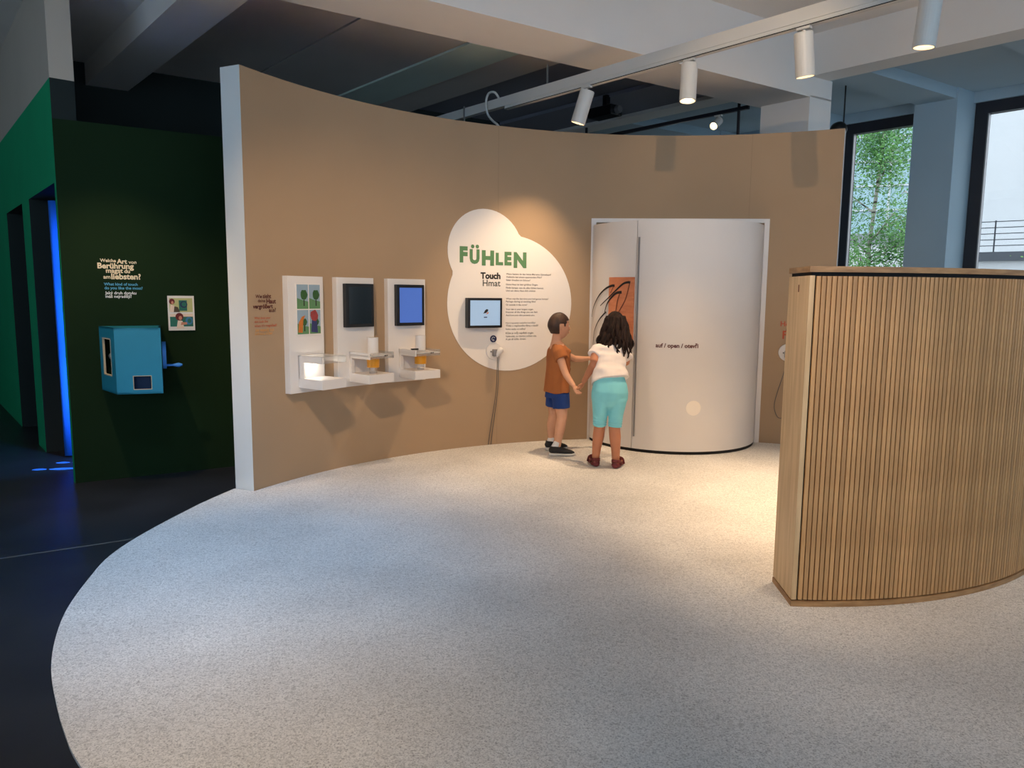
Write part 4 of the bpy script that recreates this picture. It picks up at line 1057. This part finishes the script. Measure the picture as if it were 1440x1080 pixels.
M['eye'] = mat('eye_white', srgb(230, 226, 220), 0.3, var=0.02, scale=9)
M['skin'] = mat('light_skin', srgb(214, 160, 128), 0.55, var=0.08, scale=14)
M['skin2'] = mat('tanned_skin', srgb(196, 130, 96), 0.55, var=0.08, scale=14)
M['hair_b'] = mat('brown_hair', srgb(74, 48, 34), 0.6, c2=srgb(46, 28, 20), scale=10, stretch=(3, 3, 0.6), bump=0.2, bscale=60)
M['hair_d'] = mat('dark_brown_hair', srgb(46, 28, 22), 0.75, spec=0.25, c2=srgb(22, 14, 11), scale=10, stretch=(4, 4, 0.5), bump=0.2, bscale=60)
M['tee_brown'] = mat('rust_brown_cotton', srgb(168, 100, 52), 0.9, var=0.1, scale=8, bump=0.05, bscale=120)
M['tee_white'] = mat('white_cotton', srgb(236, 226, 222), 0.9, var=0.04, scale=8, bump=0.05, bscale=120)
M['shorts'] = mat('royal_blue_cotton', srgb(22, 58, 124), 0.9, var=0.12, scale=10)
M['aqua'] = mat('aqua_jersey', srgb(136, 220, 230), 0.8, var=0.06, scale=8)
M['shoe'] = mat('black_mesh_shoe', srgb(26, 27, 30), 0.7, var=0.2, scale=40)
M['sole'] = mat('pale_rubber_sole', srgb(214, 212, 208), 0.6, var=0.05, scale=10)
M['sock'] = mat('white_sock', srgb(222, 222, 224), 0.95, var=0.05, scale=20)
M['sandal'] = mat('dark_red_sandal', srgb(108, 36, 38), 0.6, var=0.2, scale=20)
M['print'] = mat('shirt_print', srgb(216, 206, 190), 0.9, c2=srgb(48, 40, 36), scale=26, ramp=(0.46, 0.54))
UP = Vector((0, 0, 1))

# --- boy in rust brown T-shirt
boy = thing('person', 'child in rust brown T-shirt and blue shorts holding another child by the hand', 'person', (0.40, 6.38, 0))
f_ = Vector((0.95, 0.31, 0)).normalized(); s_ = Vector((0.31, -0.95, 0)).normalized()        # s_ = his right side
fh = Vector((0.92, 0.40, 0)).normalized(); sh = Vector((0.40, -0.92, 0)).normalized()
hc = Vector((0.404, 6.385, 1.122))
bm = bmesh.new()
head(bm, hc, fh, sh, 0.98)
loft(bm, [(0.375, 6.385, 0.93), (0.382, 6.385, 0.99), (0.392, 6.385, 1.05)], [0.052, 0.043, 0.043], s_, 14)
loft(bm, [(0.398, 6.385, 0.95), (0.40, 6.385, 0.8), (0.40, 6.385, 0.64), (0.40, 6.385, 0.54)], [(0.10, 0.06), (0.105, 0.075), (0.1, 0.075), (0.08, 0.06)], s_, 14)
loft(bm, [(0.39, 6.28, 0.925), (0.412, 6.25, 0.86), (0.442, 6.215, 0.765), (0.462, 6.19, 0.715), (0.495, 6.165, 0.668), (0.523, 6.135, 0.632)], [0.045, 0.037, 0.031, 0.03, 0.026, 0.019], f_, 12)
hand(bm, (0.523, 6.135, 0.632), (0.4, -0.35, -0.7), (0.75, 0.5, 0.1), (0.3, -0.2, 0.6), 0.55, 0.85, -1)
loft(bm, [(0.42, 6.485, 0.915), (0.48, 6.51, 0.86), (0.56, 6.53, 0.825), (0.63, 6.55, 0.824), (0.69, 6.565, 0.828)], [0.045, 0.037, 0.031, 0.027, 0.019], UP, 12)
hand(bm, (0.69, 6.565, 0.828), (0.85, 0.4, 0.15), (0, 0, 1), (-0.4, 0.8, 0), 0.25, 0.85, -1)
loft(bm, [(0.415, 6.345, 0.49), (0.432, 6.315, 0.42), (0.438, 6.30, 0.335), (0.422, 6.285, 0.24), (0.408, 6.275, 0.16), (0.402, 6.27, 0.075)], [0.058, 0.056, 0.046, 0.046, 0.037, 0.029], f_, 14)
loft(bm, [(0.385, 6.425, 0.49), (0.372, 6.455, 0.42), (0.378, 6.475, 0.33), (0.362, 6.49, 0.24), (0.358, 6.50, 0.16), (0.366, 6.50, 0.075)], [0.056, 0.054, 0.045, 0.045, 0.036, 0.028], f_, 14)
b_body = remeshed('body', bm, M['skin'], boy, 0.0055, 3)
eyes(boy, hc, fh, sh, 0.98)

def hair_cap(name, c, f, s, k, pred, m, root, grow=1.08, th=0.008, amp=0.006):
    bm = bmesh.new(); n, mm = 40, 28; rows = []; keep = {}
    c = Vector(c)
    for i in range(mm + 1):
        ph = PI * i / mm - PI / 2; row = []
        for j in range(n):
            t = 2 * PI * j / n
            a_, b_, z_ = math.cos(ph) * math.cos(t), math.cos(ph) * math.sin(t), math.sin(ph)
            x, y, z = a_ * 0.096, b_ * 0.074, z_ * 0.112
            if z_ < 0:
                y *= 1 - 0.30 * (-z_) ** 1.2
                x = x + 0.012 * (-z_) if a_ > 0 else x * (1 - 0.45 * (-z_))
            q = f * x + s * y + UP * z
            g = grow + amp / 0.1 * noise.noise(Vector((t * 3, ph * 1.2, 3.0)) * 2)
            v = bm.verts.new(c + q * k * g); keep[v] = (a_, b_, z_); row.append(v)
        rows.append(row)
    for p, q in zip(rows, rows[1:]):
        for j in range(n):
            vv = (p[j], p[(j + 1) % n], q[(j + 1) % n], q[j])
            a_ = sum(keep[v][0] for v in vv) / 4; b_ = sum(keep[v][1] for v in vv) / 4; z_ = sum(keep[v][2] for v in vv) / 4
            if pred(a_, b_, z_): bm.faces.new(vv)
    bmesh.ops.delete(bm, geom=[v for v in bm.verts if not v.link_faces], context='VERTS')
    o = bm_obj(name, bm, m, None, True)
    sm = o.modifiers.new('t', 'SOLIDIFY'); sm.thickness = th; sm.offset = -1
    ss = o.modifiers.new('s', 'SUBSURF'); ss.levels = 1; ss.render_levels = 1
    baked(o)
    return move_in(o, root)
def boy_hair(a_, b_, z_):
    lim = -0.52 if a_ < -0.15 else (-0.52 + (a_ + 0.15) * 1.5 if a_ < 0.45 else 0.42)
    if -0.28 < a_ < 0.12 and abs(b_) > 0.6 and z_ < 0.2: return False
    return z_ > lim
hair_cap('hair', hc, fh, sh, 0.98, boy_hair, M['hair_b'], boy, 1.12, 0.014, 0.004)

bm = bmesh.new()
ctr = Vector((0.40, 6.385, 0))
def tor(z, dx, rs, rf): return ((ctr.x + f_.x * dx, ctr.y + f_.y * dx, z), (rs, rf))
rr = [tor(0.975, -0.012, 0.062, 0.05), tor(0.95, -0.008, 0.105, 0.066), tor(0.92, 0.0, 0.138, 0.082), tor(0.86, 0.006, 0.142, 0.094), tor(0.78, 0.004, 0.132, 0.098), tor(0.68, 0.0, 0.13, 0.10), tor(0.60, 0.0, 0.138, 0.109), tor(0.547, 0.0, 0.145, 0.115)]
loft(bm, [r[0] for r in rr], [r[1] for r in rr], s_, 24, False)
loft(bm, [(0.392, 6.30, 0.93), (0.402, 6.262, 0.90), (0.424, 6.238, 0.85)], [0.058, 0.058, 0.06], f_, 16, False)
loft(bm, [(0.41, 6.47, 0.93), (0.44, 6.50, 0.895), (0.49, 6.515, 0.858)], [0.058, 0.056, 0.056], UP, 16, False)
b_shirt = remeshed('shirt', bm, M['tee_brown'], boy, 0.0065, 4, 0.011, 12, None, (1, 1, 0.5))
# print on the chest: a thin layer following the shirt front
vs_, fs_, mp_ = [], [], {}
for p in b_shirt.data.polygons:
    zc = p.center.z
    if p.normal.dot(f_) > 0.62 and 0.70 < zc < 0.88 and abs(p.center.dot(s_)) < 0.085:
        idx = []
        for vi in p.vertices:
            if vi not in mp_:
                mp_[vi] = len(vs_); vs_.append(b_shirt.data.vertices[vi].co + b_shirt.data.vertices[vi].normal * 0.002)
            idx.append(mp_[vi])
        fs_.append(tuple(idx))
if fs_: new_obj('chest_print', vs_, fs_, M['print'], b_shirt, True)
bm = bmesh.new()
loft(bm, [(0.40, 6.385, 0.60), (0.40, 6.385, 0.55), (0.40, 6.385, 0.50)], [(0.118, 0.092), (0.127, 0.1), (0.134, 0.105)], s_, 20, False)
loft(bm, [(0.422, 6.33, 0.53), (0.43, 6.322, 0.46), (0.434, 6.316, 0.41)], [(0.076, 0.082), (0.076, 0.078), (0.077, 0.077)], s_, 18, False)
loft(bm, [(0.385, 6.44, 0.53), (0.378, 6.447, 0.46), (0.376, 6.452, 0.41)], [(0.074, 0.08), (0.074, 0.076), (0.075, 0.075)], s_, 18, False)
remeshed('shorts', bm, M['shorts'], boy, 0.0065, 3, 0.006, 14, None, (1, 1, 0.4))
def sneaker(root, heel, ang, L, ank):
    d = Vector((math.cos(ang), math.sin(ang), 0)); n_ = Vector((-d.y, d.x, 0)); h0 = Vector((heel[0], heel[1], 0))
    P = lambda x, y, z: h0 + d * x * L + n_ * y + UP * z
    bm = bmesh.new()
    loft(bm, [P(0.06, 0, 0.05), P(0.2, 0, 0.055), P(0.4, 0, 0.05), P(0.65, 0, 0.04), P(0.88, 0, 0.032), P(0.98, 0, 0.028)], [(0.03, 0.03), (0.034, 0.037), (0.036, 0.034), (0.04, 0.025), (0.035, 0.017), (0.018, 0.01)], n_, 16)
    loft(bm, [P(0.2, 0, 0.05), P(0.19, 0, 0.088)], [(0.036, 0.045), (0.034, 0.042)], n_, 16, False)
    u_ = remeshed('shoe', bm, M['shoe'], root, 0.005, 3)
    bm = bmesh.new()
    loft(bm, [P(0.0, 0, 0.015), P(0.2, 0, 0.015), P(0.45, 0, 0.014), P(0.7, 0, 0.014), P(0.93, 0, 0.015), P(1.02, 0, 0.018)], [(0.022, 0.015), (0.037, 0.015), (0.037, 0.014), (0.043, 0.014), (0.036, 0.014), (0.014, 0.01)], n_, 16)
    o = remeshed('sole', bm, M['sole'], root, 0.005, 2); o.parent = u_
    bm = bmesh.new(); loft(bm, [P(0.2, 0, 0.07), Vector(ank) + UP * 0.045], [(0.033, 0.035), (0.031, 0.031)], n_, 16, False)
    o = move_in(bm_obj('sock', bm, M['sock'], None, True), root); o.parent = u_
    for i in range(3):
        bm = bmesh.new(); loft(bm, [P(0.36 + 0.09 * i, -0.022, 0.078 - 0.011 * i), P(0.37 + 0.09 * i, 0, 0.086 - 0.011 * i), P(0.36 + 0.09 * i, 0.022, 0.078 - 0.011 * i)], [0.0035] * 3, UP, 6)
        o = move_in(bm_obj('lace', bm, M['rubber'], None, True), root); o.parent = u_
sneaker(boy, (0.335, 6.26), 0.05, 0.215, (0.402, 6.27, 0.075))
sneaker(boy, (0.312, 6.485), 0.32, 0.205, (0.366, 6.50, 0.075))

# --- girl in white T-shirt
girl = thing('person', 'child with long dark hair in white T-shirt and aqua leggings facing the booth', 'person', (0.78, 5.87, 0))
fg = Vector((-0.06, 1, 0)).normalized(); sg2 = Vector((1, 0.06, 0)).normalized()
hg = Vector((0.853, 6.105, 1.135)); fgh = Vector((-0.02, 1, 0)).normalized(); sgh = Vector((1, 0.02, 0)).normalized()
bm = bmesh.new()
head(bm, hg, fgh, sgh, 1.02)
loft(bm, [(0.818, 6.01, 0.94), (0.83, 6.04, 1.0), (0.845, 6.075, 1.06)], [0.052, 0.043, 0.043], sg2, 14)
loft(bm, [(0.812, 6.01, 0.95), (0.80, 5.95, 0.82), (0.793, 5.88, 0.7), (0.793, 5.865, 0.58)], [(0.095, 0.06), (0.105, 0.07), (0.11, 0.08), (0.11, 0.085)], sg2, 14)
loft(bm, [(0.705, 6.0, 0.95), (0.68, 5.965, 0.91), (0.666, 5.93, 0.86), (0.662, 5.935, 0.835), (0.632, 5.975, 0.765), (0.594, 6.02, 0.682)], [0.043, 0.039, 0.036, 0.034, 0.029, 0.02], UP, 12)
hand(bm, (0.594, 6.02, 0.682), (-0.25, 0.45, -0.85), (0.6, 0.75, 0.2), (-0.7, 0.5, 0.1), 0.6, 0.85, 1)
loft(bm, [(0.915, 6.02, 0.95), (0.945, 6.06, 0.9), (0.955, 6.12, 0.84), (0.935, 6.2, 0.84), (0.915, 6.29, 0.875)], [0.043, 0.039, 0.033, 0.029, 0.02], UP, 12)
hand(bm, (0.915, 6.29, 0.875), (-0.2, 0.9, 0.3), (0.3, 0, 0.9), (-0.9, 0, 0.2), 0.3, 0.85, 1)
loft(bm, [(0.733, 5.865, 0.58), (0.722, 5.875, 0.42), (0.719, 5.885, 0.33), (0.711, 5.885, 0.25), (0.70, 5.893, 0.16), (0.694, 5.90, 0.05)], [0.055, 0.045, 0.047, 0.048, 0.038, 0.03], sg2, 14)
loft(bm, [(0.85, 5.86, 0.58), (0.838, 5.845, 0.42), (0.833, 5.84, 0.33), (0.84, 5.832, 0.25), (0.847, 5.835, 0.16), (0.851, 5.84, 0.05)], [0.055, 0.045, 0.047, 0.048, 0.038, 0.03], sg2, 14)
def foot(bm, heel, ang, L):
    d = Vector((math.cos(ang), math.sin(ang), 0)); n_ = Vector((-d.y, d.x, 0)); h0 = Vector((heel[0], heel[1], 0)); P = lambda x, y, z: h0 + d * x * L + n_ * y + UP * z
    loft(bm, [P(0.08, 0, 0.045), P(0.3, 0, 0.05), P(0.6, 0, 0.042), P(0.85, 0, 0.036)], [(0.025, 0.024), (0.028, 0.028), (0.034, 0.018), (0.032, 0.012)], n_, 14)
    for i in range(5):
        loft(bm, [P(0.85, -0.026 + 0.013 * i, 0.036), P(0.98 - 0.02 * abs(i - 1.5), -0.027 + 0.0135 * i, 0.034)], [0.0075, 0.0065], n_, 8)
    return P, n_
FA1, FA2 = R_(97), R_(68)
Pl, nl = foot(bm, (0.696, 5.865), FA1, 0.18); Pr, nr = foot(bm, (0.842, 5.803), FA2, 0.18)
g_body = remeshed('body', bm, M['skin2'], girl, 0.0055, 3)
eyes(girl, hg, fgh, sgh, 1.02)
bm = bmesh.new()
rr = [((0.826, 6.03, 0.985), (0.06, 0.05)), ((0.822, 6.018, 0.965), (0.10, 0.064)), ((0.815, 6.005, 0.935), (0.125, 0.08)), ((0.808, 5.98, 0.88), (0.126, 0.09)), ((0.80, 5.94, 0.81), (0.128, 0.094)), ((0.795, 5.90, 0.76), (0.144, 0.108)), ((0.793, 5.872, 0.705), (0.158, 0.122))]
loft(bm, [r[0] for r in rr], [r[1] for r in rr], sg2, 24, False)
loft(bm, [(0.735, 6.01, 0.955), (0.695, 5.99, 0.94), (0.668, 5.96, 0.905)], [0.054, 0.056, 0.054], UP, 16, False)
loft(bm, [(0.89, 6.02, 0.955), (0.925, 6.04, 0.93), (0.95, 6.08, 0.88)], [0.054, 0.056, 0.054], UP, 16, False)
g_shirt = remeshed('shirt', bm, M['tee_white'], girl, 0.0065, 4, 0.013, 13, None, (0.7, 0.7, 1.6))
for v in g_shirt.data.vertices:
    k_ = min(1, max(0, (0.84 - v.co.z) / 0.14)); v.co.z += v.co.x * 0.24 * k_
bm = bmesh.new()
loft(bm, [(0.793, 5.875, 0.74), (0.793, 5.865, 0.68), (0.791, 5.858, 0.62), (0.79, 5.86, 0.56)], [(0.115, 0.088), (0.138, 0.104), (0.15, 0.118), (0.149, 0.112)], sg2, 24, True)
for (pa_, pb2, pc2, pd_) in (((0.742, 5.86, 0.63), (0.726, 5.862, 0.55), (0.718, 5.872, 0.44), (0.718, 5.884, 0.337)), ((0.838, 5.858, 0.63), (0.850, 5.855, 0.55), (0.843, 5.845, 0.44), (0.837, 5.84, 0.335))):
    loft(bm, [pa_, pb2, pc2, pd_], [(0.06, 0.07), (0.081, 0.1), (0.06, 0.07), (0.0545, 0.055)], sg2, 18, False)
g_leg = remeshed('leggings', bm, M['aqua'], girl, 0.0042, 26)
for v in g_leg.data.vertices:
    z = v.co.z
    if 0.335 < z < 0.44:
        k_ = (0.44 - z) / 0.105
        v.co.x *= 1 + 0; v.co += Vector((v.normal.x, v.normal.y, 0)) * 0.0035 * k_ * math.sin(z * 330 + v.co.x * 14)
# long hair: cap and wavy strands
girl_pred = lambda a_, b_, z_: z_ > (-0.75 if a_ < 0.1 else (-0.75 + (a_ - 0.1) * 2.2 if a_ < 0.6 else 0.4))
hair_cap('hair', hg, fgh, sgh, 1.02, girl_pred, M['hair_d'], girl, 1.14, 0.016, 0.006)
gh = [o for o in girl.children if o.name.startswith('hair')][0]
rnd = random.Random(21)
bm = bmesh.new()
for i in range(120):
    t = rnd.uniform(-0.62, 0.62) * PI                                   # around the back of the head
    a_, b_ = -math.cos(t), math.sin(t)
    lay = rnd.uniform(0.9, 1.18)
    p0 = hg + (fgh * a_ * 0.098 * 0.75 + sgh * b_ * 0.078 * 0.85) * lay + UP * rnd.uniform(0.03, 0.085)
    p1 = hg + (fgh * a_ * 0.108 + sgh * b_ * 0.09) * lay + UP * rnd.uniform(-0.04, -0.01)
    spread = 0.98 + 0.22 * rnd.random()
    L = rnd.uniform(0.12, 0.185) * (1.0 if b_ < 0.3 else 1.08)
    p2 = hg + (fgh * (a_ * 0.105 - 0.028) + sgh * (b_ * 0.105 * spread + rnd.gauss(-0.004, 0.01))) * lay + UP * (-0.07 - L * 0.35)
    p3 = p2 + fgh * rnd.gauss(-0.012, 0.012) + sgh * (-b_ * 0.012 - 0.008 + rnd.gauss(0, 0.014)) - UP * L * 0.55
    ph = rnd.random() * 6; am = rnd.uniform(0.005, 0.013)
    pp = smooth_path([p0, p1, p2, p3], 6)
    pp = [p + (sgh * math.sin(ph + k * 0.75) + fgh * math.cos(ph + k * 0.6)) * am * min(1, k / 6) for k, p in enumerate(pp)]
    n_ = len(pp)
    loft(bm, pp, [0.0125 * (1 - 0.55 * (k / (n_ - 1)) ** 2) for k in range(n_)], fgh, 7)
o = move_in(bm_obj('hair_strands', bm, M['hair_d'], None, True), girl); o.parent = gh; o['kind'] = 'stuff'
def sandal(P, n_, L):
    bm = bmesh.new()
    loft(bm, [P(-0.03, 0, 0.018), P(0.2, 0, 0.018), P(0.5, 0, 0.017), P(0.8, 0, 0.017), P(1.03, 0, 0.018)], [(0.026, 0.016), (0.038, 0.016), (0.037, 0.014), (0.044, 0.013), (0.03, 0.012)], n_, 16)
    so_ = remeshed('sandal', bm, M['sandal'], girl, 0.005, 2)
    def strap(pts, w):
        bm = bmesh.new(); pp = smooth_path(pts, 5); loft(bm, pp, [(w, 0.004)] * len(pp), UP, 8)
        o = move_in(bm_obj('strap', bm, M['sandal'], None, True), girl); o.parent = so_
    strap([P(0.42, -0.038, 0.03), P(0.2, -0.037, 0.055), P(0.0, -0.024, 0.062), P(-0.04, 0, 0.062), P(0.0, 0.024, 0.062), P(0.2, 0.037, 0.055), P(0.42, 0.038, 0.03)], 0.012)
    strap([P(0.28, -0.038, 0.035), P(0.36, -0.026, 0.075), P(0.38, 0, 0.086), P(0.36, 0.026, 0.075), P(0.28, 0.038, 0.035)], 0.012)
    strap([P(0.68, -0.042, 0.02), P(0.7, -0.028, 0.056), P(0.7, 0, 0.064), P(0.7, 0.028, 0.056), P(0.68, 0.042, 0.02)], 0.014)
    strap([P(0.08, -0.03, 0.028), P(-0.02, -0.02, 0.034), P(-0.045, 0, 0.034), P(-0.02, 0.02, 0.034), P(0.08, 0.03, 0.028)], 0.012)
sandal(Pl, nl, 0.18); sandal(Pr, nr, 0.18)
